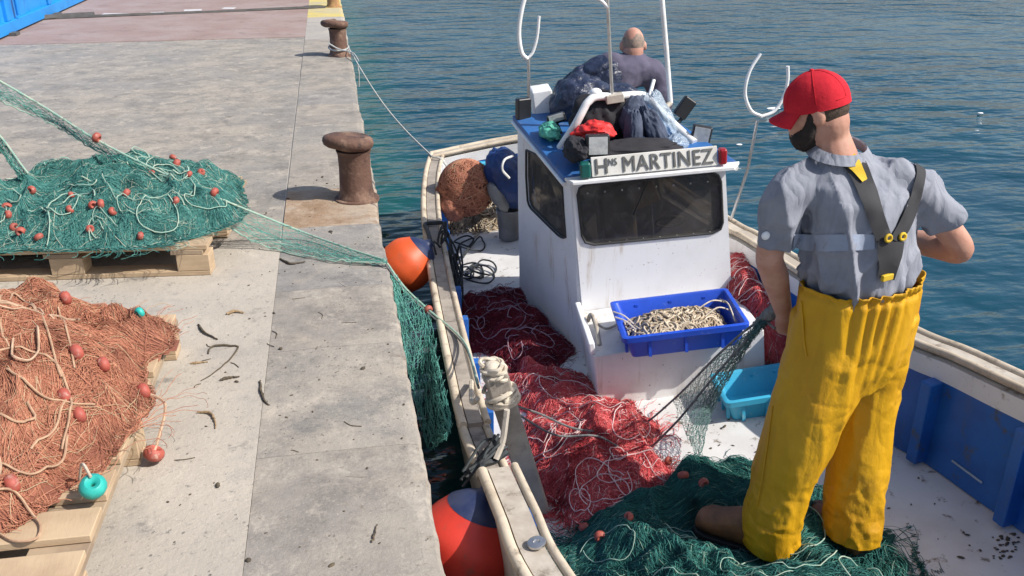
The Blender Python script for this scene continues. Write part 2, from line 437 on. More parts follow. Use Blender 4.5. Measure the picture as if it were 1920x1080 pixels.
class MB:
    def __init__(s): s.v = []; s.f = []

    def add(s, v, f):
        k = len(s.v)
        s.v.extend([tuple(map(float, x)) for x in v]); s.f.extend([tuple(int(i) + k for i in q) for q in f]); return s

    def box(s, c, size, u=(1, 0, 0), wv=(0, 0, 1)):
        u = np.array(u, float); u /= np.linalg.norm(u); wv = np.array(wv, float)
        t = np.cross(wv, u); t /= np.linalg.norm(t); wv = np.cross(u, t)
        c = np.array(c, float); h = np.array(size, float) / 2
        vs = [c + u * h[0] * a + t * h[1] * b_ + wv * h[2] * c_ for a in (-1, 1) for b_ in (-1, 1) for c_ in (-1, 1)]
        return s.add(vs, [(0, 1, 3, 2), (4, 6, 7, 5), (0, 4, 5, 1), (2, 3, 7, 6), (0, 2, 6, 4), (1, 5, 7, 3)])

    def tube(s, pts, r, sides=8, caps=True, closed=False):
        v, f = tube_geo(pts, r, sides, caps, closed); return s.add(v, f)

    def rings(s, rs, cap=True, closed=False):
        k = len(rs[0]); v = [p for r in rs for p in r]; f = []
        n_ = len(rs)
        for i in range(n_ if closed else n_ - 1):
            j2 = (i + 1) % n_
            for j in range(k):
                f.append((i * k + j, i * k + (j + 1) % k, j2 * k + (j + 1) % k, j2 * k + j))
        if cap and not closed:
            f.append(tuple(range(k))[::-1]); f.append(tuple((n_ - 1) * k + j for j in range(k)))
        return s.add(v, f)

    def prism(s, poly, lo, hi):
        k = len(poly)
        v = [(*p_, lo) for p_ in poly] + [(*p_, hi) for p_ in poly]
        return s.add(v, [tuple(range(k))[::-1], tuple(range(k, 2 * k))] + [(i, (i + 1) % k, k + (i + 1) % k, k + i) for i in range(k)])

    def obj(s, name, material, parent=None, smooth=False, bev=0, seg=2):
        o = mesh_obj(name, s.v, s.f, material, parent, smooth)
        bm = bmesh.new(); bm.from_mesh(o.data); bmesh.ops.recalc_face_normals(bm, faces=bm.faces); bm.to_mesh(o.data); bm.free()
        if bev:
            md = o.modifiers.new('bevel', 'BEVEL'); md.width = bev; md.segments = seg; md.limit_method = 'ANGLE'
            for p_ in o.data.polygons: p_.use_smooth = True
            try: md.harden_normals = True
            except Exception: pass
        elif smooth:
            try: o.data.set_sharp_from_angle(angle=math.radians(50))
            except Exception: pass
        return o


def frames(P):
    P = np.asarray(P, float)
    T = np.gradient(P, axis=-2); T /= np.linalg.norm(T, axis=-1, keepdims=True) + 1e-9
    ref = np.where(np.abs(T[..., 2:3]) > .9, np.array([1., 0, 0]), np.array([0, 0, 1.]))
    N = np.cross(T, ref); N /= np.linalg.norm(N, axis=-1, keepdims=True) + 1e-9
    B = np.cross(T, N)
    return T, N, B


def tube_geo(pts, r, sides=8, caps=True, closed=False):
    P = np.asarray(pts, float); n_ = len(P)
    if closed:
        T = np.roll(P, -1, 0) - np.roll(P, 1, 0)
    else:
        T = np.gradient(P, axis=0)
    T /= np.linalg.norm(T, axis=1, keepdims=True) + 1e-9
    r = np.broadcast_to(np.asarray(r, float), (n_,))
    N = np.zeros_like(P)                       # parallel transported frame
    t0 = T[0]; a = A(0, 0, 1) if abs(t0[2]) < .9 else A(1, 0, 0)
    nn = np.cross(t0, a); nn /= np.linalg.norm(nn)
    for i in range(n_):
        nn = nn - T[i] * (nn @ T[i]); nn /= np.linalg.norm(nn) + 1e-9; N[i] = nn
    B = np.cross(T, N)
    an = np.arange(sides) * 2 * math.pi / sides
    V = (P[:, None] + r[:, None, None] * (np.cos(an)[None, :, None] * N[:, None] + np.sin(an)[None, :, None] * B[:, None])).reshape(-1, 3)
    f = []
    for i in range(n_ if closed else n_ - 1):
        i2 = (i + 1) % n_
        for j in range(sides):
            f.append((i * sides + j, i * sides + (j + 1) % sides, i2 * sides + (j + 1) % sides, i2 * sides + j))
    if caps and not closed:
        f.append(tuple(range(sides))[::-1]); f.append(tuple((n_ - 1) * sides + j for j in range(sides)))
    return V, f


def crv(pts, n_=40):
    """Catmull-Rom through the points, n_ samples."""
    P = np.asarray(pts, float)
    P = np.vstack([2 * P[0] - P[1], P, 2 * P[-1] - P[-2]])
    m_ = len(P) - 3
    t = np.linspace(0, m_ - 1e-6, n_); i = t.astype(int); u = (t - i)[:, None]
    a, b_, c_, d_ = P[i], P[i + 1], P[i + 2], P[i + 3]
    return .5 * (2 * b_ + (c_ - a) * u + (2 * a - 5 * b_ + 4 * c_ - d_) * u ** 2 + (3 * b_ - a - 3 * c_ + d_) * u ** 3)


def strands(name, P, r, material, parent=None, tint=None, sides=3):
    """Many thin threads at once: P is (count, length, 3)."""
    P = np.asarray(P, float); n_, L = P.shape[:2]
    T, N, B = frames(P)
    an = np.arange(sides) * 2 * math.pi / sides
    rr = np.broadcast_to(np.asarray(r, float), (n_,))[:, None, None, None]
    V = P[:, :, None] + rr * (np.cos(an)[None, None, :, None] * N[:, :, None] + np.sin(an)[None, None, :, None] * B[:, :, None])
    base = (np.arange(n_)[:, None, None] * L + np.arange(L - 1)[None, :, None]) * sides
    j = np.arange(sides)[None, None, :]; j2 = (j + 1) % sides
    F = np.stack([base + j, base + j2, base + sides + j2, base + sides + j], -1).reshape(-1, 4)
    if tint is None: tint = RNG.random(n_)
    tv = np.repeat(np.asarray(tint), L * sides)
    return mesh_obj(name, V.reshape(-1, 3), F, material, parent, True, tv)


def donut(c, R=.02, r=.014, ax=(1, 0, 0), mb=None, n1=14, n2=8, stretch=1.0):
    ax = np.array(ax, float); ax /= np.linalg.norm(ax)
    a = np.cross(ax, A(0, 0, 1) if abs(ax[2]) < .9 else A(1, 0, 0)); a /= np.linalg.norm(a); b_ = np.cross(ax, a)
    mb = mb or MB(); rs = []
    for i in range(n1):
        th = 2 * math.pi * i / n1; dr = a * math.cos(th) + b_ * math.sin(th)
        rs.append([np.array(c) + dr * (R + r * math.cos(p_)) + ax * r * stretch * math.sin(p_) for p_ in np.arange(n2) * 2 * math.pi / n2])
    return mb.rings(rs, closed=True)


def float_part(c, parent, size=.024, material=None, ax=None, name='float'):
    ax = ax if ax is not None else A(random.uniform(-1, 1), random.uniform(-1, 1), random.uniform(-.5, .5))
    size *= random.uniform(.78, .98)
    return donut(c, size * .58, size * .46, ax, stretch=1.35).obj(name, material or M['float_red'], parent, True)


def ellipsoid(c, r, mb=None, nu=20, nv=12, rot=None, disp=None):
    mb = mb or MB(); vs = []; f = []
    for i in range(nv + 1):
        ph = math.pi * i / nv
        for j in range(nu):
            th = 2 * math.pi * j / nu
            p_ = A(math.sin(ph) * math.cos(th), math.sin(ph) * math.sin(th), math.cos(ph))
            vs.append(p_)
    vs = np.array(vs)
    q = vs * np.array(r)
    if disp is not None: q = q * (1 + disp(vs))[:, None]
    if rot is not None: q = q @ np.array(rot.to_matrix() if hasattr(rot, 'to_matrix') else rot).T
    q = q + np.array(c)
    for i in range(nv):
        for j in range(nu):
            f.append((i * nu + j, i * nu + (j + 1) % nu, (i + 1) * nu + (j + 1) % nu, (i + 1) * nu + j))
    return mb.add(q, f)


def fuse(name, mb, voxel, material, parent=None, smooth_it=4, disp=None):
    """Union of overlapping closed pieces as one continuous surface."""
    o = mesh_obj('tmp', mb.v, mb.f, material)
    bm = bmesh.new(); bm.from_mesh(o.data); bmesh.ops.recalc_face_normals(bm, faces=bm.faces); bm.to_mesh(o.data); bm.free()
    r = o.modifiers.new('r', 'REMESH'); r.mode = 'VOXEL'; r.voxel_size = voxel; r.use_smooth_shade = True
    if smooth_it:
        s_ = o.modifiers.new('s', 'SMOOTH'); s_.iterations = smooth_it; s_.factor = .5
    dg = bpy.context.evaluated_depsgraph_get(); dg.update()
    me = bpy.data.meshes.new_from_object(o.evaluated_get(dg))
    bpy.data.objects.remove(o)
    me.name = name
    if disp is not None:
        n_ = len(me.vertices); v = np.empty(n_ * 3); me.vertices.foreach_get('co', v); v = v.reshape(-1, 3)
        nr = np.empty(n_ * 3); me.vertices.foreach_get('normal', nr); nr = nr.reshape(-1, 3)
        v = v + nr * disp(v)[:, None]
        me.vertices.foreach_set('co', v.ravel()); me.update()
    me.polygons.foreach_set('use_smooth', np.ones(len(me.polygons), bool))
    me.materials.clear(); me.materials.append(material)
    return link(bpy.data.objects.new(name, me), parent)


def trim(o, co_, no_, near=None, thick=.004):
    """Cut the cloth off along a plane, leaving an open hem with a real edge."""
    bm = bmesh.new(); bm.from_mesh(o.data)
    fs_ = bm.faces[:] if near is None else [f for f in bm.faces if near(np.array(f.calc_center_median()))]
    es = {e for f in fs_ for e in f.edges}; vs_ = {v for f in fs_ for v in f.verts}
    bmesh.ops.bisect_plane(bm, geom=fs_ + list(es) + list(vs_), plane_co=Vector(co_), plane_no=Vector(no_), clear_outer=True)
    bm.to_mesh(o.data); bm.free()
    if thick and 'hem' not in o.modifiers:
        md = o.modifiers.new('hem', 'SOLIDIFY'); md.thickness = thick; md.offset = -1
    o.data.polygons.foreach_set('use_smooth', np.ones(len(o.data.polygons), bool))


def ellrings(specs, k=24, lat=(1, 0, 0), dep=(0, 1, 0)):
    """specs: (centre, half width, half depth)."""
    lat = np.array(lat, float); dep = np.array(dep, float)
    an = np.arange(k) * 2 * math.pi / k
    return [[np.array(c) + lat * a * math.cos(t) + dep * b_ * math.sin(t) for t in an] for c, a, b_ in specs]

# ------------------------------------------------------------------ SETTING: quay
EDGE_W = 0.51
quay = tag(MB().box((-20.27, 40, -1.62), (39.5, 120, 3.0)).obj('quay', M['wall_stone']), kind='structure')
MB().box((-20.27, 40, -.062), (39.5, 119, .11)).obj('mortar', M['stone_beige'], quay)
def slab(name, x0, x1, y0, y1, top, m_):
    return MB().box(((x0 + x1) / 2, (y0 + y1) / 2, top - .06), (x1 - x0, y1 - y0, .12)).obj(name, m_, quay, bev=.0008)
ys = [-4.0, 4.42, 11.62, 16.8, 26, 40, 60, 95]
tops = [0.0, -.008, 0.0, -.004, 0, 0, 0]
for i in range(7):
    m_ = M['concrete'] if i == 0 else M['concrete_far'] if i == 1 else M['concrete_red']
    slab('concrete_slab', -4.4, -EDGE_W - .0006, ys[i] + .003, ys[i + 1] - .003, tops[i], m_)
    slab('concrete_slab', -12, -4.408, ys[i] + .004, ys[i + 1] - .004, tops[i] + (.002 if i else 0), m_)
slab('concrete_slab', -39.9, -12.01, -4, 95, -.003, M['concrete_far'])
y = -2.0; k = 0
stone_cols = [M['stone_grey'], M['stone_beige'], M['stone_grey'], M['stone_grey2'], M['stone_beige']]
while y < 40:
    L = [.72, .58, .83, .66, .9, .77][k % 6] if y < 22 else 3.0
    yc = y + L / 2
    m_ = M['stone_rust'] if 4.55 < yc < 5.5 else stone_cols[k % 5]
    if yc > 13.2 and yc < 17: m_ = M['stone_yellow']
    elif yc > 11.5 and yc < 13.2: m_ = M['concrete_far']
    b_ = MB(); ny = 26
    # a worn stone: its edge wanders a little
    prof = [(-EDGE_W + .001, -.34), (-EDGE_W + .001, -.001), (-.30, .002), (-.05, 0), (-.016, -.006), (-.004, -.022), (0, -.34)]
    rs = []
    for j in range(ny + 1):
        yy = y + .001 + (L - .002) * j / ny
        wob = (vn(A(yy * 3.1, 0, 0), 3) - .5) * .020 + (fbm(A(yy * 17, 0, 0), 13, 3) - .5) * .022
        rs.append([A(px_ + (wob if px_ > -.06 else 0), yy, pz_ + (vn(A(yy * 4, px_ * 5, 1), 9) - .5) * .006) for px_, pz_ in prof])
    b_.rings(rs).obj('edge_stone', m_, quay, False)
    y += L; k += 1
# faded white dashes and the dark drain line across the quay far off
for (a, b_) in (((192, 27), (240, 27)), ((283, 25), (308, 24)), ((345, 20), (378, 19)), ((418, 16), (440, 16))):
    p, q = atz(*a, 0), atz(*b_, 0)
    c = (p + q) / 2
    MB().box((c[0], c[1], .004), (np.linalg.norm(q - p), .16, .004), q - p).obj('painted_dash', M['paint_line'], quay)
p, q = atz(95, 36, 0), atz(610, 15, 0)
MB().tube(crv([A(*(p + (q - p) * t)[:2], .006 + .004 * math.sin(9 * t)) for t in np.linspace(0, 1, 8)], 40), .03, 6).obj('drain_line', M['joint'], quay)
p = atz(50, 40, 0); q = atz(178, 31, 0)
MB().tube(crv([A(p[0], p[1], .02), A((p[0] + q[0]) / 2, p[1] + .25, .02), A(q[0], q[1], .02)], 20), .05, 6).obj('drain_line', M['joint'], quay)

# ------------------------------------------------------------------ water, far shore
N_ = 2
wv = [(-.05, -40, -.9), (900, -40, -.9), (900, 900, -.9), (-.05, 900, -.9)]
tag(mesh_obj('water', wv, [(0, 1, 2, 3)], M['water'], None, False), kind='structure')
tag(mesh_obj('seabed', [(-60, -60, -6), (900, -60, -6), (900, 900, -6), (-60, 900, -6)], [(0, 1, 2, 3)], M['wall_stone'], None, False), kind='structure')
# the far side of the harbour, above the frame: its wooded bank is what the ripples mirror
nx_, ny_ = 90, 8
vs = []; fs = []
for i in range(nx_ + 1):
    x_ = -150 + 900 * i / nx_
    for j in range(ny_ + 1):
        t = j / ny_
        h = (2 + 6 * fbm(A(x_ * .012, 3, 0), 5) + 3 * vn(A(x_ * .06, t * 3, 0), 6)) * math.sin(t * math.pi / 2)
        vs.append((x_, 230 + 140 * t + 12 * vn(A(x_ * .03, 0, t), 8), -1.2 + h))
for i in range(nx_):
    for j in range(ny_):
        a = i * (ny_ + 1) + j; fs.append((a, a + ny_ + 1, a + ny_ + 2, a + 1))
tag(mesh_obj('hill', vs, fs, M['shore'], None, True), kind='structure')

# ------------------------------------------------------------------ blue container on the quay, upper left
ct = thing('container', 'bright blue ribbed metal container standing on the quay in the far corner', 'container', (-5.2, 14.0, 0))
x0 = -4.1
def cont_panel(name, ya, yb, x_, ribs):
    b_ = MB(); ncorr = ribs; rs = []
    pts = []
    for i in range(ncorr):
        t0 = ya + (yb - ya) * i / ncorr; dlt = (yb - ya) / ncorr
        pts += [(x_, t0), (x_, t0 + .40 * dlt), (x_ - .035, t0 + .5 * dlt), (x_ - .035, t0 + .9 * dlt)]
    pts.append((x_, yb))
    pts2 = pts + [(px_ - .05, py_) for px_, py_ in pts[::-1]]
    return b_.prism(pts2, .16, 2.35).obj(name, M['container'], ct)
cont_panel('side_panel', 8.1, 12.45, x0, 12)
cont_panel('door', 12.55, 14.25, x0 + .015, 1)
cont_panel('side_panel', 14.45, 20.2, x0, 12)
b_ = MB().box((x0 - .02, 14.1, .09), (.14, 12.2, .14)).box((x0 - .02, 14.1, 2.42), (.14, 12.2, .14))
for yy in (8.05, 12.5, 14.35, 20.2): b_.box((x0 - .012, yy, 1.255), (.10, .12, 2.19))
b_.obj('frame', M['container'], ct, bev=.01)
MB().box((-5.3, 14.1, 1.255), (2.28, 12.0, 2.19)).obj('body', M['container'], ct)
MB().box((-5.3, 14.1, 2.52), (2.5, 12.25, .05)).obj('roof', M['container'], ct)
MB().tube([A(x0 + .075, 12.75, .2), A(x0 + .075, 12.75, 2.2)], .025).obj('lock_bar', M['container'], ct, True)
for yy in (8.3, 12.4, 14.4, 20.0):
    MB().box((x0 + .07, yy, .02), (.12, .16, .035)).obj('foot', M['joint'], ct)

# ------------------------------------------------------------------ bollards
def bollard(loc, label, m_, s_=1.0, seed=0):
    t = thing('bollard', label, 'bollard', loc, 'iron bollards along the quay edge')
    X, Y = loc[0], loc[1]
    rs = []; k = 28
    prof = [(.108, 0), (.106, .02), (.098, .035), (.093, .06), (.088, .18), (.090, .26), (.098, .285)]
    for r_, z_ in prof:
        rs.append([A(X + r_ * s_ * math.cos(a) * (1 + .03 * (vn(A(a * 2, z_ * 20, seed), 2) - .5)), Y + r_ * s_ * math.sin(a), z_ * s_) for a in np.arange(k) * 2 * math.pi / k])
    MB().rings(rs).obj('shaft', m_, t, True)
    rs = []
    cap = [(.092, .288), (.118, .298), (.134, .312), (.140, .332), (.136, .352), (.120, .364), (.08, .370), (.02, .372)]
    for r_, z_ in cap:
        ring = []
        for a in np.arange(k) * 2 * math.pi / k:
            lob = 1 + (.13 * max(0, -math.cos(a)) - .10 * max(0, math.cos(a))) * min(1, (z_ - .26) / .03) + .09 * (vn(A(math.cos(a) * 2, math.sin(a) * 2, z_ * 9 + seed), 4) - .5)
            ring.append(A(X - .012 + r_ * s_ * lob * math.cos(a), Y + r_ * s_ * math.sin(a), z_ * s_ + .012 * math.cos(a + 2.5) + .01 * (vn(A(math.cos(a) * 3, math.sin(a) * 3, seed), 7) - .5)))
        rs.append(ring)
    MB().rings(rs).obj('cap', m_, t, True)
    MB().rings([[A(X + r_ * s_ * math.cos(a), Y + r_ * s_ * math.sin(a), z_) for a in np.arange(20) * 2 * math.pi / 20] for r_, z_ in ((.128, -.01), (.126, .008), (.11, .012))]).obj('base_plate', m_, t, True)
    return t
bollard((-.113, 5.04, 0), 'nearest rusty iron bollard on the quay edge, dark shadow beside its foot', M['rust'], 1, 1)
bollard((-.125, 10.1, 0), 'rusty bollard further back with the pale mooring rope tied round it', M['rust'], 1, 5)
bollard((-.13, 14.75, 0), 'ochre painted bollard farthest away at the top of the quay edge', M['rust_ochre'], 1, 9)

# ------------------------------------------------------------------ pallets
def board(name, parent, c, size, u, m_, rot=0):
    return MB().box(c, size, u).obj(name, m_, parent, bev=.003)


def pallet(label, corner, u, v, Lu, Lv, skirt):
    """corner = right front bottom corner; u runs along the front to the left, v runs away."""
    u = np.array([*u, 0.]); u /= np.linalg.norm(u); v = np.array([*v, 0.]); v /= np.linalg.norm(v)
    c0 = np.array([*corner, 0.])
    t = thing('pallet', label, 'pallet', tuple(c0 + u * Lu / 2 + v * Lv / 2), 'wooden pallets on the quay')
    W = [M['wood'], M['wood'], M['wood_dark']]
    for iv in range(3):
        off = (.05, Lv / 2, Lv - .05)[iv]
        cc = c0 + u * Lu / 2 + v * off
        board('bottom_board', t, cc + A(0, 0, .012), (Lu, .10, .022), u, M['wood'])
        for iu in range(3):
            ou = (.0725, Lu / 2, Lu - .0725)[iu]
            board('block', t, c0 + u * ou + v * off + A(0, 0, .063), (.145, .10, .078), u, M['wood'])
    for iu in range(3):
        ou = (.0725, Lu / 2, Lu - .0725)[iu]
        board('stringer_board', t, c0 + u * ou + v * Lv / 2 + A(0, 0, .1135), (.145, Lv, .022), u, M['wood_dark'])
    nb = int(Lv / .15)
    for i in range(nb):
        ov = .06 + (Lv - .12) * i / (nb - 1)
        board('top_board', t, c0 + u * Lu / 2 + v * ov + A(0, 0, .1365 + .001 * (i % 2)), (Lu, .118, .022), u, random.choice(W[:2]))
    return t


P1c = A(-.805, 4.013)
pallet('pallet under the teal net pile, its block ends facing the camera', P1c, (-1, .105), (.06, 1), 1.25, 1.1, 0)
pallet('pallet nearest the camera, under the salmon net pile', (-.862, 1.80), (-1, .02), (.015, 1), 1.2, 1.48, 0)

# ------------------------------------------------------------------ net heaps
def net_heap(name, label, cat, zbase, hf, bbox, mats, res=.022, n=1500, L=16, step=.02, r=.0016, lift=.015, loops=0, loop_mat=None, loop_r=.004,
             seed=1, group=None, parent=None, rough=.03, swirl=1.6, wild=.5, curls=.22, dent=(), folds=1.3):
    rng = np.random.default_rng(seed)
    x0, x1, y0, y1 = bbox
    hf0 = hf
    def hf(x, y): return hf0(x, y) - .030 * fbm(p3(x, y, 15.0) + seed * 1.7, seed + 2, 2) * np.clip(1 - hf0(x, y) / .06, 0, 1)
    zb_ = zbase if callable(zbase) else (lambda x, y: zbase + 0 * np.asarray(x, float))
    zc = float(zb_((x0 + x1) / 2, (y0 + y1) / 2))

    def surf(x, y):
        h = hf(x, y)
        for dx_, dy_, dr_ in dent: h = np.where(h > 0, np.maximum(h * (1 - .97 * np.exp(-((x - dx_) ** 2 + (y - dy_) ** 2) / dr_ ** 2)), .006), h)
        q = p3(x, y)
        lum = (fbm(q * 5.5 + seed, seed, 3) - .5) * 2 * rough + (np.abs(fbm(q * 13 + seed, seed + 5, 2) - .5)) * rough * 1.4
        fold = (1 - np.abs(2 * fbm(q * A(6.5, 4.5, 1) + seed * 2.3, seed + 21, 2) - 1)) ** 3
        lum = lum + (fold - .35) * rough * folds
        k = np.clip(h / .06, 0, 1)
        return zb_(x, y) + np.maximum(h, 0) + lum * k
    X, Y = np.meshgrid(np.arange(x0, x1, res), np.arange(y0, y1, res), indexing='ij')
    H = hf(X, Y); Zs = surf(X, Y)
    ins = H > 0
    nxx, nyy = X.shape
    idx = np.arange(nxx * nyy).reshape(nxx, nyy)
    cell = ins[:-1, :-1] | ins[1:, :-1] | ins[:-1, 1:] | ins[1:, 1:]
    F = np.stack([idx[:-1, :-1][cell], idx[1:, :-1][cell], idx[1:, 1:][cell], idx[:-1, 1:][cell]], -1)
    Zs = np.where(ins, Zs, zb_(X, Y) - .004)
    root = thing(name, label, cat, ((x0 + x1) / 2, (y0 + y1) / 2, zc), group)
    used = np.unique(F); remap = -np.ones(nxx * nyy, int); remap[used] = np.arange(len(used))
    V = np.stack([X.ravel(), Y.ravel(), Zs.ravel()], -1)[used]
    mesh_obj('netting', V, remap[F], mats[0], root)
    # threads lying over it
    cand = np.argwhere(ins); c = cand[rng.integers(0, len(cand), n)]
    x = X[c[:, 0], c[:, 1]] + rng.uniform(-res, res, n); y = Y[c[:, 0], c[:, 1]] + rng.uniform(-res, res, n)
    pts = []; off = rng.uniform(0, lift, n) ; jit = rng.normal(0, wild, n); phs = rng.random(n) * 6.28; lp = rng.random(n) < .35
    curl = rng.normal(0, curls, n)
    ang = None
    for i in range(L):
        a = fbm(p3(x, y, 2.3) + seed * 3.1, seed + 9, 2) * 6.28 * swirl + jit + curl * i
        zz = surf(x, y) + off * (.4 + .6 * np.sin(i * .5 + phs) ** 2)
        pts.append(np.stack([x, y, zz], -1))
        hx = hf(x + np.cos(a) * step, y + np.sin(a) * step)
        ok = hx > -.02
        x = np.where(ok, x + np.cos(a) * step, x + np.cos(a + 2.6) * step * .5); y = np.where(ok, y + np.sin(a) * step, y + np.sin(a + 2.6) * step * .5)
    P = np.stack(pts, 1)
    strands('thread', P, rng.uniform(.7, 1.25, n) * r, mats[1], root, rng.random(n))['kind'] = 'stuff'
    mb = MB()
    for k in range(loops):
        c = cand[rng.integers(0, len(cand))]; cx, cy = X[c[0], c[1]], Y[c[0], c[1]]
        R = rng.uniform(.04, .16); e = rng.uniform(.3, .9); th0 = rng.random() * 6.28; rot = rng.random() * 3.14
        th = th0 + np.linspace(0, rng.uniform(2.5, 7.5), 34)
        rr = R * (1 + .25 * np.sin(th * 1.7 + rot))
        lx = np.cos(th) * rr; ly = np.sin(th) * rr * e
        xx = cx + lx * math.cos(rot) - ly * math.sin(rot); yy = cy + lx * math.sin(rot) + ly * math.cos(rot)
        m2 = hf(xx, yy) > -.005
        if m2.sum() < 12: continue
        # keep the first unbroken run on the heap
        run = np.flatnonzero(~m2); e_ = run[0] if len(run) else len(xx)
        if e_ < 10: continue
        xx, yy = xx[:e_], yy[:e_]
        mb.tube(np.stack([xx, yy, surf(xx, yy) + loop_r + .004 + lift * .75 + .008 * np.sin(th[:e_] * 2.3) ** 2], -1), loop_r * rng.uniform(.8, 1.2), 5)
    if mb.v: mb.obj('rope', loop_mat, root, True)['kind'] = 'stuff'

    def hit(px, py):
        d_ = ray(px, py); t_ = (zc + .7 - CAM[2]) / d_[2]
        for _ in range(400):
            q = CAM + d_ * t_
            if q[2] <= surf(q[0], q[1]): break
            t_ += .006
        return q
    return root, surf, hit


def blob(cx, cy, rx, ry, h, pw=1.0, rot=0.0, seed=0, edge=.25):
    c_, s_ = math.cos(rot), math.sin(rot)

    def f(x, y):
        x = np.asarray(x, float); y = np.asarray(y, float)
        a = ((x - cx) * c_ + (y - cy) * s_) / rx; b_ = (-(x - cx) * s_ + (y - cy) * c_) / ry
        rr = np.sqrt(a * a + b_ * b_)
        th = np.arctan2(b_, a)
        rr = rr / (1 + edge * (vn(np.stack([np.cos(th) * 2 + 5, np.sin(th) * 2 + 5, np.zeros_like(th) + seed], -1), seed) - .5) * 2)
        return h * (1 - rr ** (2 * pw))
    return f


def fmax(*fs):
    def f(x, y):
        r = fs[0](x, y)
        for g in fs[1:]: r = np.maximum(r, g(x, y))
        return r
    return f


def ropes_on(root, hit, surf, paths, r, material, up=.004, name='rope', n_=60):
    for pth in paths:
        P = crv([hit(*p_) + A(0, 0, up + r) for p_ in pth], n_)
        for i in range(n_): P[i, 2] = max(P[i, 2] - .01, max(float(surf(P[i, 0] + a, P[i, 1] + b_)) for a, b_ in ((0, 0), (.012, 0), (-.012, 0), (0, .012), (0, -.012))) + r + .003)
        for _ in range(3): P[1:-1, 2] = np.maximum(P[1:-1, 2], (P[:-2, 2] + P[2:, 2]) / 2)
        MB().tube(P, r, 6).obj(name, material, root, True)


# teal pile on the far pallet
teal_h = fmax(blob(-1.42, 4.62, .68, .56, .17, 1.3, .05, 3), blob(-1.0, 4.72, .27, .50, .10, 1.3, 0, 5), blob(-1.9, 4.5, .5, .45, .13, 1.2, 0, 8))
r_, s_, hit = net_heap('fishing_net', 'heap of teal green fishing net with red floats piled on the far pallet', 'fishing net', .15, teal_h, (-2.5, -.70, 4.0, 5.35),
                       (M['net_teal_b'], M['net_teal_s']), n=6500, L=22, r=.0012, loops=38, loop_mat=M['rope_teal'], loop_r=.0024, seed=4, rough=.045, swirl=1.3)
for p_ in ((238, 368), (212, 402), (190, 388), (175, 390), (135, 372), (133, 398), (170, 435), (264, 448), (330, 382), (332, 312), (355, 332), (378, 328), (60, 362), (14, 395), (16, 408), (40, 440), (74, 450), (325, 300), (28, 432), (285, 330)):
    q = hit(*p_); float_part(q + A(0, 0, .014), r_, random.uniform(.021, .028))
# salmon pile on the near pallet
sal_h = fmax(blob(-1.45, 2.55, .56, .78, .27, 1.15, .0, 2, .12), blob(-1.12, 2.98, .28, .40, .10, 1.2, .2, 6), blob(-1.03, 2.62, .18, .40, .06, 1.4, 0, 9), blob(-1.85, 2.5, .5, .8, .22, 1.2, 0, 4), blob(-1.30, 3.10, .33, .27, .16, 1.2, 0, 7))
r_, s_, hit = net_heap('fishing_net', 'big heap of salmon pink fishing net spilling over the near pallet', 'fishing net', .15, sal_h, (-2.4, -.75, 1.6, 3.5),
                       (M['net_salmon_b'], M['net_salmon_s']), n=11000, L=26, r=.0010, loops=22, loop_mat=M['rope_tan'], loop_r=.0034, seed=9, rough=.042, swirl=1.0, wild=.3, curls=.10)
ropes_on(r_, hit, s_, [[(0, 575), (30, 562), (62, 575), (90, 625), (108, 690), (118, 720)], [(0, 602), (8, 640), (20, 660)], [(0, 668), (40, 660), (90, 678), (122, 720), (135, 770), (120, 860)],
                   [(0, 785), (40, 805), (70, 800), (55, 770)], [(0, 930), (40, 945), (75, 985), (70, 1015), (30, 1020), (0, 1005)], [(112, 590), (130, 640), (142, 700)],
                   [(130, 830), (118, 885), (60, 905), (0, 880)], [(15, 700), (60, 740), (120, 760), (180, 765)], [(60, 850), (110, 800), (130, 740)]], .0034, M['rope_sand'])
for p_ in ((124, 565), (145, 668), (195, 690), (122, 750), (150, 785), (24, 915), (270, 740)):
    float_part(hit(*p_) + A(0, 0, .012), r_, .027, ax=A(1, .6, .1))
q = atz(290, 858, .02); p_ = hit(268, 735)
float_part(A(q[0], q[1], .035), r_, .034, ax=A(.5, .2, 1))
MB().tube(crv([p_, (p_ + q) / 2 + A(.05, .03, .05), A(q[0] + .01, q[1] + .04, .06), A(q[0], q[1], .04)], 24), .005, 6).obj('cord', M['rope_tan'], r_, True)
q = hit(180, 938); q[2] = .19
float_part(q, r_, .038, M['float_teal'], ax=A(.2, -.5, 1))
MB().tube(crv([q + A(0, .0, .03), q + A(-.03, .05, .04), hit(150, 905) + A(0, 0, .01)], 16), .004, 6).obj('cord', M['rope_cream'], r_, True)
float_part(hit(255, 597) + A(0.01, .02, .012), r_, .022, M['float_teal'])

# ------------------------------------------------------------------ BOAT
def dk(x, y):      # deck height: the boat lies heeled a little towards the quay
    return -.65 + .13473 * (x - .93079) - .01559 * (y - 3.5901)


def atd(px, py, h=0.0):
    z_ = -.65
    for _ in range(40):
        q = atz(px, py, z_); z_ = .5 * z_ + .5 * (dk(q[0], q[1]) + h)
    return q


def zg(x, y):      # sheer line
    return dk(x, y) + float(np.interp(y, [-.2, 1.0, 1.9, 2.6, 3.1, 7.5], [.74, .62, .53, .475, .46, .46]))


def gpt(px, py):
    z_ = -.15
    for _ in range(50):
        q = atz(px, py, z_); z_ = .5 * z_ + .5 * zg(q[0], q[1])
    return q


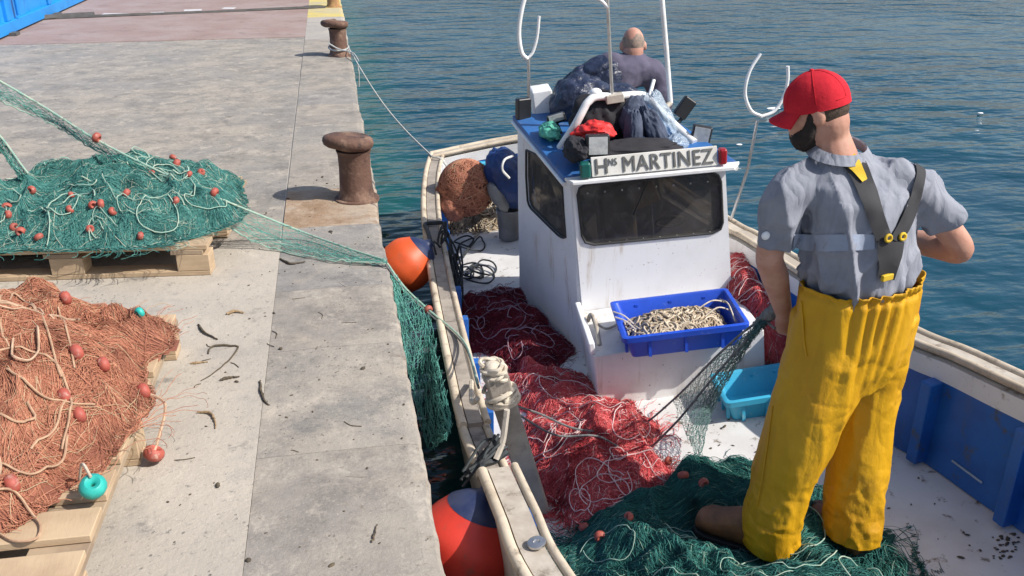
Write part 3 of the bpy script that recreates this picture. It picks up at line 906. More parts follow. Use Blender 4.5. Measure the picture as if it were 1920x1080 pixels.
BV_A = A(.11495, .99337, 0); BV_C = A(.98436, -.11391, .13440); BV_N = A(-.13351, .01545, .99093)   # aft, across, up
LO = np.array([gpt(*p_) for p_ in ((806, 286), (796, 318), (791, 360), (791, 400), (795, 440), (806, 520), (820, 600), (838, 690), (860, 790), (897, 885), (930, 970), (975, 1080))])
LO = np.vstack([LO, [(x_, y_, zg(x_, y_)) for x_, y_ in ((.34, 1.4), (.55, .95), (.9, .55), (1.45, .25), (1.85, .12))]])
RO = np.array([(1.72, 7.0, zg(1.72, 7.0)), (1.87, 5.7, zg(1.87, 5.7)), gpt(1375, 412), gpt(1430, 441), gpt(1560, 520), gpt(1715, 612), gpt(1820, 655), gpt(1920, 700)])
RO = np.vstack([RO, [(x_, y_, zg(x_, y_)) for x_, y_ in ((2.23, 1.95), (2.24, 1.3), (2.15, .6), (1.95, .14))]])
LOc = crv(LO, 120); ROc = crv(RO, 90)
TR = crv([LO[0], A(1.1, 7.12, zg(1.1, 7.12)), RO[0]], 24)
boat = thing('fishing_boat', 'small white and blue open fishing boat moored alongside the quay', 'boat', (1.25, 3.6, -.9))


def inward(P, ref):
    T = np.gradient(P, axis=0); T[:, 2] = 0; T /= np.linalg.norm(T, axis=1, keepdims=True)
    N = np.stack([-T[:, 1], T[:, 0], T[:, 2] * 0], 1)
    mid = len(P) // 2
    if (np.array([*ref, 0]) - P[mid]) @ N[mid] < 0: N = -N
    return N


CEN = (1.2, 3.5)


def sweep(name, P, prof, material, parent, ref=CEN, smooth=False, bev=0):
    """prof: (offset inward, height above the path)."""
    N = inward(P, ref); rs = []
    for p_, n_ in zip(P, N):
        rs.append([p_ + n_ * o_ + A(0, 0, h_) for o_, h_ in prof])
    return MB().rings(rs).obj(name, material, parent, smooth, bev)


def circ(o, h, r, k=10):
    return [(o + r * math.cos(a), h + r * math.sin(a)) for a in np.arange(k) * 2 * math.pi / k]


hull = MB()
for P in (LOc, ROc, TR):
    N = inward(P, CEN); rs = []
    for p_, n_ in zip(P, N):
        zt = p_[2] - .03; zd = dk(p_[0], p_[1])
        rs.append([A(*(p_ + n_ * o_)[:2], z_) for o_, z_ in ((.012, zt), (.03, zt - .22), (.09, zd - .03), (.20, zd - .35), (.34, zd - .6), (.36, zd - .58), (.23, zd - .35), (.115, zd - .03), (.055, zt - .22), (.035, zt))])
    hull.rings(rs)
hull.obj('hull', M['hull_white'], boat, True)
# inner bulwark skin, blue, with a white strake at the top
for P, nm in ((LOc, 'l'), (ROc, 'r'), (TR, 't')):
    N = inward(P, CEN); rs = []; rw = []
    for p_, n_ in zip(P, N):
        zt = p_[2] - .035; DKP = dk(p_[0], p_[1])
        rs.append([A(*(p_ + n_ * o_)[:2], z_) for o_, z_ in ((.075, zt - .073), (.085, DKP - .01), (.125, DKP - .01), (.118, zt - .073))])
        rw.append([A(*(p_ + n_ * o_)[:2], z_) for o_, z_ in ((.065, zt), (.07, zt - .078), (.122, zt - .078), (.122, zt))])
    MB().rings(rs).obj('bulwark', M['blue_paint'], boat)
    MB().rings(rw).obj('strake', M['white_worn'], boat)
# gunwales: rub rail, capping planks, inner rail
i1 = int(np.argmin(np.abs(LOc[:, 1] - LO[8][1]))); i2 = int(np.argmin(np.abs(LOc[:, 1] - LO[9][1])))
iA = int(np.argmin(np.abs(LOc[:, 1] - gpt(797, 455)[1])))
def rails(P, lift=0.0, w_=.105, plank='plank_grey', cuts=()):
    sweep('rub_rail', P, circ(.012, -.006 + lift, .019), M['cream_rail'], boat, smooth=True)
    sweep('inner_rail', P, circ(w_ + .004, -.002 + lift, .015), M['cream_rail'], boat, smooth=True)
    edges = [0, *cuts, len(P) - 1]
    for a, b_ in zip(edges[:-1], edges[1:]):
        Q = P[a:b_ + 1].copy()
        if len(Q) < 2: continue
        t_ = Q[-1] - Q[-2]; Q[-1] = Q[-1] - t_ * .08
        sweep('capping_plank', Q, [(.034, -.03 + lift), (w_ - .014, -.03 + lift), (w_ - .014, -.001 + lift), (.034, -.001 + lift)], M[plank], boat)
rails(LOc[:i1 + 1], 0, .105, 'plank_grey', (iA, (iA + i1) // 2))
rails(LOc[i1 - 1:i2 + 1], -.018, .10, 'plank_grey')
rails(LOc[i2:], 0.01, .125, 'plank_pale', (len(LOc[i2:]) // 2,))
rails(ROc, 0, .105, 'plank_pale', (20, 45, 60))
rails(TR, 0, .11, 'plank_pale')
q = gpt(1006, 1024)
MB().rings([[A(q[0] + r2 * math.cos(a), q[1] + r2 * math.sin(a), zg(q[0] + r2 * math.cos(a), q[1]) + .001 + z2) for a in np.arange(24) * 2 * math.pi / 24] for r2, z2 in ((.028, .008), (.028, .015), (.024, .017), (.010, .017), (.008, .013))]).obj('filler_cap', M['steel'], boat, True)
# deck
nn = 60
yy = np.linspace(.3, 7.0, nn)
def side_x(P, y_, inn):
    o_ = np.argsort(P[:, 1]); return np.interp(y_, P[o_, 1], P[o_, 0]) + inn
xl = side_x(LOc[LOc[:, 1] > .3], yy, .10); xr = side_x(ROc[ROc[:, 1] > .2], yy, -.10)
vs = []; fs = []; kx = 14
for i in range(nn):
    for j in range(kx + 1):
        x_ = xl[i] + (xr[i] - xl[i]) * j / kx
        vs.append((x_, yy[i], dk(x_, yy[i]) + .004 * math.sin(j / kx * math.pi)))
for i in range(nn - 1):
    for j in range(kx):
        a = i * (kx + 1) + j; fs.append((a, a + 1, a + kx + 2, a + kx + 1))
mesh_obj('deck', vs, fs, M['deck_white'], boat)
# ribs and strips coloured as daylight through drain slots inside the right bulwark, ribs on the left
NR = inward(ROc, CEN)
def near_i(P, y_): return int(np.argmin(np.abs(P[:, 1] - y_)))
for y_ in (4.2, 3.7, 3.2, 2.72, 2.27, 1.85, 1.45):
    i = near_i(ROc, y_); p_ = ROc[i]; n_ = NR[i]
    zt = p_[2] - .112; DKP = dk(p_[0], p_[1])
    MB().box(A(*(p_ + n_ * .150)[:2], (zt + DKP) / 2), (.07, .05, zt - DKP), n_).obj('rib', M['blue_paint'], boat, bev=.006)
for y_ in (2.93, 2.5, 2.08, 3.45):
    i = near_i(ROc, y_); p_ = ROc[i]; n_ = NR[i]; t_ = np.cross(n_, A(0, 0, 1))
    MB().box(A(*(p_ + n_ * .127)[:2], dk(p_[0], p_[1]) + .075), (.004, .15, .008), n_).obj('drain_slot_daylight', M['slot_daylight'], boat)
NL = inward(LOc, CEN)
for y_ in (6.0, 5.55, 5.1, 4.65, 4.2, 3.75, 3.3, 2.5):
    i = near_i(LOc, y_); p_ = LOc[i]; n_ = NL[i]; zt = p_[2] - .112; DKP = dk(p_[0], p_[1])
    MB().box(A(*(p_ + n_ * .145)[:2], (zt + DKP) / 2), (.06, .05, zt - DKP), n_).obj('rib', M['blue_paint'], boat, bev=.006)

# wheelhouse -------------------------------------------------------
U, B_, N_ = BV_C, BV_A, BV_N                  # across to the right, aft (away), up
FL = A(.98694, 4.07534, -.65) + U * .015       # front left foot of the house
WW, WD = .79, .82
ZT = .37
FLARE = .175                                   # the house is wider aft than forward


def wp(u, b_, z):
    zp = z + .6
    sh = -.06 * (u - .39) * min(1, max(0, (zp - .27) / .35))
    return FL + U * u + B_ * b_ + N_ * (zp + sh)


def onplane(px, py, z):
    """Where the line of sight meets the boat's own level z; returns (across, aft)."""
    d_ = ray(px, py); M3 = np.stack([U, B_, -d_], 1)
    r3 = np.linalg.solve(M3, CAM - FL - N_ * (z + .6)); return r3[0], r3[1]


def holed_panel(name, fn, outer, inner, th, material, parent, n_=64):
    """fn maps (a, c, depth) to the world; outer and inner are closed outlines."""
    def resample(poly):
        P = np.array(poly + [poly[0]], float); d_ = np.r_[0, np.cumsum(np.linalg.norm(np.diff(P, axis=0), axis=1))]
        t = np.linspace(0, d_[-1], 400, endpoint=False); return np.stack([np.interp(t, d_, P[:, 0]), np.interp(t, d_, P[:, 1])], 1)
    ci = np.mean(inner, axis=0)
    def byang(poly):
        R = resample(poly); a = np.arctan2(R[:, 1] - ci[1], R[:, 0] - ci[0]); o_ = np.argsort(a); return a[o_], R[o_]
    ao, Ro = byang(outer); ai, Ri = byang(inner)
    co_ = [math.atan2(p_[1] - ci[1], p_[0] - ci[0]) for p_ in outer]
    angs = np.sort(np.r_[np.linspace(-math.pi, math.pi, n_, endpoint=False), co_])
    def pick(a_, R, q): return np.stack([np.interp(q, np.r_[a_ - 2 * math.pi, a_, a_ + 2 * math.pi], np.tile(R[:, c_], 3)) for c_ in (0, 1)], 1)
    O = pick(ao, Ro, angs); I = pick(ai, Ri, angs)
    for k_, p_ in zip(range(len(outer)), outer):
        j = int(np.argmin(np.abs(angs - co_[k_]))); O[j] = p_
    rs = [[fn(*p_, 0) for p_ in O], [fn(*p_, 0) for p_ in I], [fn(*p_, th) for p_ in I], [fn(*p_, th) for p_ in O]]
    return MB().rings(rs, cap=False, closed=True).obj(name, material, parent), I


def rrect(x0, x1, y0, y1, r):
    o_ = []
    for cx, cy, a0 in ((x1 - r, y1 - r, 0), (x0 + r, y1 - r, 90), (x0 + r, y0 + r, 180), (x1 - r, y0 + r, 270)):
        for a in range(0, 91, 15): o_.append((cx + r * math.cos(math.radians(a0 + a)), cy + r * math.sin(math.radians(a0 + a))))
    return o_


fnF = lambda a, c_, d_: wp(a, d_, c_)
wh, I = holed_panel('wheelhouse', fnF, [(0, -.61), (WW, -.61), (WW - .01, ZT), (.03, ZT)], rrect(.05, WW - .035, .02, .336, .05), .03, M['white_paint'], boat)
def pane(name, fn, I, d_, material, parent):
    k_ = len(I); MB().add([fn(*p_, d_) for p_ in I] + [fn(*p_, d_ + .006) for p_ in I], [tuple(range(k_)), tuple(range(k_, 2 * k_))[::-1]] + [(i, (i + 1) % k_, k_ + (i + 1) % k_, k_ + i) for i in range(k_)]).obj(name, material, parent)
pane('windscreen', fnF, I, .008, M['glass'], wh)
MB().tube([fnF(*p_, -.002) for p_ in I], .007, 6, closed=True).obj('window_seal', M['gasket'], wh, True)
for i in range(9):
    for c_ in (.022, .288):
        a = .10 + .088 * i * .96
        ellipsoid(fnF(a, c_, .006), (.005, .005, .005), nu=8, nv=5).obj('screw', M['steel'], wh, True)
MB().tube([fnF(.40, .335, -.012), fnF(.31, .16, -.014)], .004, 6).obj('wiper', M['gasket'], wh, True)
MB().box(fnF(.40, .345, -.012), (.05, .03, .03), U, N_).obj('wiper_motor', M['black_plastic'], wh, bev=.005)
# left wall with slanted window (a runs aft)
def wall_u(a, c_): return -.187 * a - .152 * a * (1.06 - (c_ + .6)) + .03 * (1 - a / WD) * min(1, max(0, (c_ + .33) / .6))
fnL = lambda a, c_, d_: wp(d_ + wall_u(a, c_), a, c_)
def hit_left(px, py):
    a, c_ = .3, .1
    for _ in range(120):
        d_ = ray(px, py); u_ = wall_u(a, c_)
        sh = -.06 * (u_ - .39) * min(1, max(0, (c_ + .6 - .27) / .35))
        M3 = np.stack([B_, N_, -d_], 1); r3 = np.linalg.solve(M3, CAM - FL - U * u_); a = .8 * a + .2 * r3[0]; c_ = .8 * c_ + .2 * (r3[1] - .6 - sh)
    return a, c_
win = [hit_left(*p_) for p_ in ((987, 281), (1010, 292), (1040, 318), (1054, 338), (1058, 395), (1062, 447), (1050, 444), (1020, 415), (995, 390), (990, 380), (987, 330))]
_, I = holed_panel('side_wall', fnL, [(0.031, -.61), (WD, -.61), (WD, ZT + .085), (0.031, ZT)], [(min(max(.05, a), WD - .05), min(c_, ZT + .075 * a - .035)) for a, c_ in win], .03, M['white_paint'], wh)
pane('side_window', fnL, I, .008, M['glass'], wh)
MB().tube([fnL(*p_, -.002) for p_ in I], .006, 6, closed=True).obj('window_seal', M['gasket'], wh, True)
fnR = lambda a, c_, d_: wp(WW - d_ - .24 * a, a, c_)
_, I = holed_panel('side_wall', fnR, [(0.031, -.61), (WD, -.61), (WD, ZT + .085), (0.031, ZT)], rrect(.12, .7, .0, .28, .05), .03, M['white_paint'], wh)
pane('side_window', fnR, I, .008, M['glass'], wh)
MB().box(wp(WW / 2 - .17, WD - .018, -.10), (WW - .053 - .075, .028, 1.0), U, N_).obj('back_wall', M['white_paint'], wh)
# what shows through the windows
MB().box(wp(.30, .5, -.10), (.20, .20, .46), U, N_).obj('seat', M['seat_beige'], wh, bev=.03)
MB().box(wp(WW / 2, .14, -.10), (WW - .1, .16, .10), U, N_).obj('dashboard', M['cabin_dark'], wh, bev=.01)
donut(wp(.55, .27, .0), .075, .008, B_ + A(0, 0, 1.2), n1=24).obj('steering_wheel', M['cabin_dark'], wh, True)
MB().box(wp(.42, .6, .06), (.26, .12, .16), U + A(0, 0, .3)).obj('shelf', M['wood_dark'], wh, bev=.01)
# roof: blue top with white edge, rising aft a little
def roofz(b_): return ZT + .024 + .095 * b_ / WD
rv = [(-.012, -.05), (WW + .03, -.05), (WW - .19, WD + .04), (-.175, WD + .04)]
vs = [wp(u_, b2, roofz(b2) - .02) for u_, b2 in rv] + [wp(u_, b2, roofz(b2) + .012) for u_, b2 in rv]
MB().add(vs, [(3, 2, 1, 0), (4, 5, 6, 7), (0, 1, 5, 4), (1, 2, 6, 5), (2, 3, 7, 6), (3, 0, 4, 7)]).obj('roof', M['blue_roof'], wh, bev=.006)
for (a, b2) in ((0, 3), (1, 2)):
    p_ = wp(*rv[a], roofz(rv[a][1]) - .028); q = wp(*rv[b2], roofz(rv[b2][1]) - .028)
    MB().tube([p_, q], .012, 8).obj('roof_trim', M['tube_white'], wh, True)
# visor under the name board
vs = []
for z_ in (ZT + .008, ZT + .026):
    vs += [wp(-.01, -.052, z_), wp(.02, -.125, z_ - .004), wp(WW - .0, -.125, z_ - .004), wp(WW + .045, -.052, z_)]
MB().add(vs, [(3, 2, 1, 0), (4, 5, 6, 7), (0, 1, 5, 4), (1, 2, 6, 5), (2, 3, 7, 6), (3, 0, 4, 7)]).obj('visor', M['tube_white'], wh, bev=.004)
# name board, tipped back a little
BCU, BWD = .418, .60
nb = MB().box(wp(BCU, -.085, ZT + .074), (BWD, .022, .092), wp(.7, 0, ZT) - wp(.1, 0, ZT), (B_ * .25 + N_)).obj('name_board', M['board_white'], boat, bev=.003)
def text_mesh(txt, h, wscale, place, bold=.012):
    cu = bpy.data.curves.new('t', 'FONT'); cu.body = txt; cu.size = 1.0; cu.extrude = .01; cu.offset = 0
    cu.space_character = 1.06
    o = bpy.data.objects.new('t', cu); COL.objects.link(o)
    dg = bpy.context.evaluated_depsgraph_get(); dg.update()
    me = bpy.data.meshes.new_from_object(o.evaluated_get(dg)); bpy.data.objects.remove(o)
    v = np.array([v_.co[:] for v_ in me.vertices]); lo = v.min(0); hi = v.max(0)
    v[:, 0] -= lo[0]; v[:, 1] -= lo[1]
    k_ = h / (hi[1] - lo[1]); v[:, 0] *= k_ * wscale; v[:, 1] *= k_; v[:, 2] *= .1
    return v, [tuple(p_.vertices) for p_ in me.polygons], v[:, 0].max()
UT = wp(.7, 0, ZT) - wp(.1, 0, ZT); UT /= np.linalg.norm(UT)
nrm = B_ * .25 + N_; nrm -= UT * (nrm @ UT); nrm /= np.linalg.norm(nrm); face_n = np.cross(UT, nrm)     # points to the bow
def put_text(mb, txt, u0, z0, h, target_w):
    v, f, wd = text_mesh(txt, h, 1.0, None)
    k_ = target_w / wd
    base = wp(BCU, -.085, ZT + .074) - UT * BWD / 2 - nrm * .046 + face_n * .0125
    for i_, (du, dn) in enumerate(((-.0013, 0), (.0013, 0), (0, .0006), (0, -.0006)) if h > .05 else ((0, 0), (.0004, 0))):
        mb.add([base + UT * (u0 + x_ * k_ + du) + nrm * (z0 + y_ + dn) + face_n * (.001 + z_ + .0005 * i_) for x_, y_, z_ in v], f)
tx = MB()
put_text(tx, 'H', .020, .012, .070, .055)
put_text(tx, 'NS', .082, .046, .033, .040)
put_text(tx, 'MARTINEZ', .150, .012, .070, .428)
o = tx.obj('lettering', M['letter'], nb)
o['label'] = 'dark capitals reading H NS MARTINEZ'
MB().box(wp(.088, -.092, ZT + .066), (.052, .05, .078), UT, N_).obj('navigation_light', M['lens_green'], boat, bev=.012)['label'] = 'green lamp at the left end of the name board'
MB().box(wp(.742, -.09, ZT + .070), (.04, .05, .078), UT, N_).obj('navigation_light', M['lens_red'], boat, bev=.012)['label'] = 'red lamp at the right end of the name board'
# foredeck locker in front of the house
LW, LD, LZ = .806, .488, -.318
lock = MB()
lock.box(wp(.403 - .012, -LD / 2 - .003, (-.612 + LZ) / 2), (LW, LD, LZ + .612), U, N_)
lk = lock.obj('locker', M['white_worn'], boat, bev=.008)
MB().box(wp(-.012, -LD / 2, LZ + .03), (.03, LD - .02, .06), U, N_).obj('coaming', M['white_paint'], lk, bev=.008)
MB().tube(crv([wp(.015, -.16, LZ + .02), wp(.03, -.22, LZ + .075), wp(.035, -.34, LZ + .06), wp(.03, -.43, LZ + .02)], 20), .011, 8).obj('handle', M['plank_pale'], lk, True)
MB().tube(crv([wp(.03, -.25, LZ + .06), wp(.09, -.26, LZ + .012), wp(.17, -.21, LZ + .01)], 14), .006, 6).obj('cord', M['rope_cream'], lk, True)
# deck box behind the house, left
MB().box(aty(1018, 208, 5.02), (.115, .18, .27), U, N_).obj('vent_box', M['white_paint'], boat, bev=.012)
MB().box(aty(1018, 206, 5.12) - N_ * .56, (.09, .15, .85), U, N_).obj('vent_pipe', M['white_paint'], boat, bev=.012)
# white tube arch on the roof
def onroof(px, py, up=0.0):
    p0_, p1_, p2_ = wp(.1, 0, roofz(0) + .012), wp(.7, 0, roofz(0) + .012), wp(.4, WD, roofz(WD) + .012)
    n2 = np.cross(p1_ - p0_, p2_ - p0_); d_ = ray(px, py); return CAM + d_ * (((p0_ - CAM) @ n2) / (d_ @ n2)) + A(0, 0, up)
arch = [onroof(1050, 277), aty(1078, 235, 4.33), aty(1100, 194, 4.33), aty(1116, 182, 4.34), aty(1152, 181, 4.36), aty(1200, 178, 4.38), aty(1216, 186, 4.38), aty(1255, 225, 4.37), onroof(1302, 268)]
P = np.vstack([crv(arch[:3], 14)[:-1], crv(arch[2:5], 12)[:-1], crv(arch[4:7], 12)[:-1], crv(arch[6:], 14)])
fr = MB().tube(P, .020, 12).obj('roof_arch', M['tube_white'], boat, True)
MB().box(aty(1152, 184, 4.335), (.088, .055, .042), U).obj('mast_clamp', M['plank_pale'], fr, bev=.004)
ellipsoid(aty(1117, 174, 4.36), (.032, .032, .024)).obj('radio_dome', M['tube_white'], fr, True)
m_ = MB().tube([aty(1148, 186, 4.35), aty(1136, -60, 4.35)], .009, 8).obj('mast', M['steel'], boat, True)
MB().tube(crv([aty(1140, 14, 4.35), aty(1128, 2, 4.35), aty(1112, -12, 4.35), aty(1105, -50, 4.35)], 16), .009, 8).obj('mast_fork', M['tube_white'], m_, True)
p0 = aty(1257, 193, 4.45)
m_ = MB().tube([p0, aty(1249, 90, 4.45), aty(1236, -60, 4.45)], .013, 10).obj('pole', M['tube_white'], boat, True)
MB().tube(crv([p0, aty(1240, 205, 4.42), aty(1222, 190, 4.40)], 10), .015, 8).obj('pole_bracket', M['plank_pale'], m_, True)
MB().tube([aty(1226, 150, 4.45), aty(1216, 186, 4.39)], .010, 8).obj('pole_stay', M['tube_white'], m_, True)
# U shaped crutches for oars and poles
def crutch(stem, left, right, r1, r2):
    s2 = MB().tube(stem, .009, 8).obj('crutch', M['steel'], boat, True)
    MB().tube(crv(left, 30), r1, 10).obj('crutch_arm', M['tube_white'], s2, True)
    MB().tube(crv(right, 30), r2, 10).obj('crutch_arm', M['tube_white'], s2, True)
YL = 4.92
crutch([aty(992, 250, YL), aty(991, 108, YL)], [aty(989, 111, YL), aty(978, 98, YL), aty(973, 62, YL), aty(978, 20, YL), aty(990, -25, YL)], [aty(989, 110, YL), aty(999, 98, YL), aty(1007, 70, YL), aty(1011, 30, YL)], .012, .008)
YR = 4.4
pb = gpt(1383, 412); pb[0] -= .04
crutch([pb, aty(1402, 318, 4.45), aty(1420, 226, YR)], [aty(1428, 218, YR), aty(1408, 207, YR), aty(1397, 175, YR), aty(1405, 135, YR), aty(1426, 100, YR)], [aty(1426, 219, YR), aty(1452, 208, YR), aty(1470, 180, YR), aty(1477, 150, YR), aty(1477, 124, YR)], .009, .009)
# floodlights on the roof
def flood(px, py, y_, w_, h_, tilt, face, stem_to):
    c = aty(px, py, y_)
    n_ = np.array(face, float); n_ /= np.linalg.norm(n_)
    up_ = A(0, 0, 1) + A(*tilt); lat = np.cross(n_, up_)
    o_ = MB().box(c, (w_, .045, h_), lat, up_).obj('floodlight', M['black_plastic'], boat, bev=.01)
    MB().box(c + n_ * .026, (w_ * .78, .008, h_ * .72), lat, up_).obj('lens', M['lens'], o_)
    MB().tube([c - A(0, 0, h_ * .4), np.array(stem_to)], .010, 6).obj('bracket', M['black_plastic'], o_, True)
flood(981, 204, 4.9, .085, .12, (0, 0, 0), (-.3, .9, .1), aty(985, 250, 4.88))
flood(1284, 202, 4.62, .075, .115, (.7, 0, 0), (.3, .9, .2), aty(1262, 240, 4.6))
flood(1314, 256, 4.25, .10, .115, (.15, 0, 0), (-.25, -.9, .35), aty(1302, 285, 4.22))
flood(1120, 274, 4.07, .115, .115, (0, .1, 0), (-.1, -.9, .3), aty(1122, 302, 4.07))
flood(1043, 222, 4.6, .10, .05, (-.3, 0, 0), (-.2, -.9, .3), aty(1052, 250, 4.6))
# bow post with rope turns
pb0, pt = atd(1010, 960), aty(926, 694, 2.80)
ax_ = pt - pb0
ps = MB().box((pb0 + pt) / 2, (.088, .075, np.linalg.norm(ax_)), np.cross(A(0, 1, 0), ax_), ax_).obj('mooring_post', M['plank_grey'], boat, bev=.012)
axn = ax_ / np.linalg.norm(ax_); e1 = np.cross(axn, A(0, 1, 0)); e1 /= np.linalg.norm(e1); e2 = np.cross(axn, e1)
cap_c = pt + axn * .015
ellipsoid(cap_c + axn * -.01, (.036, .036, .030), rot=Matrix.Rotation(.45, 3, 'Y')).obj('post_head', M['rope_cream'], ps, True)
th = np.linspace(0, 2 * math.pi * 5, 150)
P = np.array([cap_c - axn * (.045 - .012 * t / 6.28) + (e1 * math.cos(t + .2) + e2 * math.sin(t)) * (.037 + .006 * math.sin(3.3 * t + 1)) + axn * .008 * math.sin(1.7 * t) for t in th])
MB().tube(P, .0075, 6).obj('rope_turns', M['rope_cream'], ps, True)
th = np.linspace(0, 2 * math.pi * 4, 120)
P = np.array([pt - axn * (.15 - .014 * t / 6.28) + (e1 * math.cos(t) * (.050 + .010 * math.sin(2.3 * t)) + e2 * math.sin(t) * .050 + axn * .014 * math.sin(1.6 * t)) for t in th])
MB().tube(P, .009, 6).obj('rope_turns', M['rope_cream'], ps, True)
ellipsoid(pt - axn * .13, (.052, .050, .046), nu=36, nv=24, disp=lambda v: .9 * (fbm(v * 5, 3) - .5)).obj('rope_bundle', M['rope_cream'], ps, True)
MB().tube(crv([pt - axn * .13 + A(-.09, 0, 0), pt - axn * .16 + A(-.11, .06, -.02), gpt(875, 720) + A(.02, 0, .01)], 12), .010, 6).obj('lashing', M['rope_cream'], ps, True)
MB().tube(crv([pt - axn * .14 + A(0, -.08, 0), pt - axn * .26 + A(-.05, -.12, 0), gpt(900, 870) + A(.06, .02, 0)], 14), .012, 6).obj('lashing', M['plank_pale'], ps, True)

# ------------------------------------------------------------------ fenders
def fender(label, c, r, m_, knot, tilt, tie=None):
    t = thing('fender', label, 'fender', c, 'round fenders between boat and quay')
    c = np.array(c, float); k_ = 28
    ax = np.array(tilt, float); ax /= np.linalg.norm(ax)
    a1 = np.cross(ax, A(0, 1, 0)); a1 /= np.linalg.norm(a1); a2 = np.cross(ax, a1)
    body = [(0.001, -1.12), (.45, -1.02), (.78, -.75), (.97, -.32), (1.0, 0), (.94, .36), (.66, .77)]
    cap = [(.66, .77), (.46, .93), (.28, 1.03), (.17, 1.12), (.14, 1.20), (.0005, 1.21)]
    ring = lambda a_, b2, g=1.0: [c + g * r * (a1 * a_ * math.cos(q) + a2 * a_ * math.sin(q) + ax * b2) for q in np.arange(k_) * 2 * math.pi / k_]
    def fine(pr, n_, g=1.0):
        P_ = crv([(x_, z_, 0) for x_, z_ in pr], n_); return [ring(max(.0005, a_[0]), a_[1], g) for a_ in P_]
    MB().rings(fine(body, 20)).obj('body', m_, t, True)
    MB().rings(fine(cap, 16, 1.006)).obj('collar', M['navy_buoy'], t, True)
    tp = c + ax * r * 1.18
    MB().tube(crv([tp, (tp + np.array(knot)) / 2 + A(0, 0, .01), knot] + (tie or []), 24), .013, 6).obj('lanyard', M['rope_black'], t, True)
    return t
k1 = gpt(797, 425)
fender('orange fender with navy collar hung beside the far part of the rail', tuple(aty(764, 495, 4.82)), .155, M['orange_buoy'], k1 + A(.0, 0, .015), (.72, .05, .62), tie=[k1 + A(.06, 0, .02), k1 + A(.115, .0, .01), k1 + A(.135, 0, -.08)])
k2 = gpt(893, 872)
fender('red fender with navy collar squeezed against the quay in the foreground', tuple(aty(878, 1022, 2.50)), .185, M['red_buoy'], k2 + A(.02, 0, .0), (.34, .12, .88), tie=[k2 + A(.07, .03, -.01), k2 + A(.12, .05, .01)])
lsh = MB()
for i in range(16):
    o_ = RNG.normal(0, .018, 3); p_ = k2 + A(-.02, -.01, -.03); q = k2 + A(.11, .09, .03)
    lsh.tube(crv([p_ + o_, (p_ + q) / 2 + RNG.normal(0, .02, 3) + A(0, 0, .02), q + RNG.normal(0, .02, 3)], 10), .006, 5)
tag(lsh.obj('lashing', M['rope_black'], None, True), 'black frayed lashing wound over the lowered rail beside the post', 'rope')

# ------------------------------------------------------------------ mooring rope
t = thing('mooring_rope', 'pale mooring rope running from the second bollard to the boat stern', 'rope', (-.12, 10.1, .1))
bz = A(-.125, 10.1, .11)
e_ = gpt(800, 300) + A(.05, 0, .02)
s0 = bz + A(.10, -.02, -.02); k_ = atz(660, 112, .0) + A(.03, 0, .0)
n_ = 30
P = [s0 + (e_ - s0) * tt - A(0, 0, .22 * math.sin(math.pi * tt) * .5) for tt in np.linspace(0, 1, n_)]
P += [e_ + A(.05, -.04, -.0), e_ + A(.10, -.10, -.06)]
MB().tube(crv(P, 90), .0075, 6).obj('line', M['rope_pale'], t, True)
MB().tube(np.array([bz + A(.105 * math.cos(a), .105 * math.sin(a), -.02 + .02 * math.sin(a)) for a in np.linspace(0, 6.28, 30)]), .009, 6, closed=True).obj('loop', M['rope_pale'], t, True)
MB().tube(crv([bz + A(-.1, -.06, .03), bz + A(.0, -.13, -.02), s0 + (e_ - s0) * .07, s0 + (e_ - s0) * .16], 24), .0075, 6).obj('line', M['rope_pale'], t, True)
q = P[4]
MB().tube(crv([q, q + A(.01, -.02, -.1), q + A(.0, -.01, -.24)], 12), .006, 6).obj('tail', M['rope_pale'], t, True)

# ------------------------------------------------------------------ nets in the boat
red_h = fmax(blob(.74, 3.74, .20, .46, .08, .8, .35, 3, .4), blob(.82, 3.24, .25, .40, .14, .8, .3, 6, .35), blob(.70, 3.12, .2, .38, .10, .9, .2, 11, .3))
r_, s_, hit = net_heap('fishing_net', 'scarlet net with white cords heaped on deck beside the rope-bound post', 'fishing net', dk, red_h, (.38, 1.35, 2.5, 4.4),
                       (M['net_red_b'], M['net_red_s']), n=9000, L=24, r=.0013, lift=.032, loops=26, loop_mat=M['rope_pinkish'], loop_r=.0020, seed=14, rough=.05, wild=1.2, curls=.30, folds=.55)
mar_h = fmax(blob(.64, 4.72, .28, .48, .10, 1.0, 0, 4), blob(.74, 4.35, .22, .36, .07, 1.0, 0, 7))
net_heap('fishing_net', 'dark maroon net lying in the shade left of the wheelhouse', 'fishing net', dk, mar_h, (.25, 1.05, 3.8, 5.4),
         (M['net_red_shaded_b'], M['net_red_shaded_s']), n=2600, L=20, r=.0013, loops=30, loop_mat=M['rope_mauve'], loop_r=.0026, seed=21, rough=.05, lift=.03, wild=1.0, curls=.3, folds=.6)
rr_h = fmax(blob(1.79, 3.90, .15, .46, .34, 1.3, -.05, 5, .12), blob(1.83, 4.15, .13, .3, .36, 1.3, 0, 8, .12))
net_heap('fishing_net', 'red net piled along the right bulwark behind the standing man', 'fishing net', dk, rr_h, (1.6, 1.93, 2.9, 4.6),
         (M['net_red_b'], M['net_red_s']), n=4600, L=24, r=.0013, lift=.03, loops=24, loop_mat=M['rope_pinkish'], loop_r=.0022, seed=27, rough=.05, wild=1.2, curls=.3, folds=.6)
deep_h = fmax(blob(.98, 2.48, .52, .46, .17, 1.0, .1, 3), blob(.85, 2.05, .48, .42, .21, 1.0, 0, 6), blob(1.28, 2.72, .28, .24, .08, 1.1, 0, 8), blob(1.42, 2.32, .24, .24, .03, 1.0, .2, 9, .4), blob(1.22, 2.12, .36, .32, .10, 1, 0, 12))
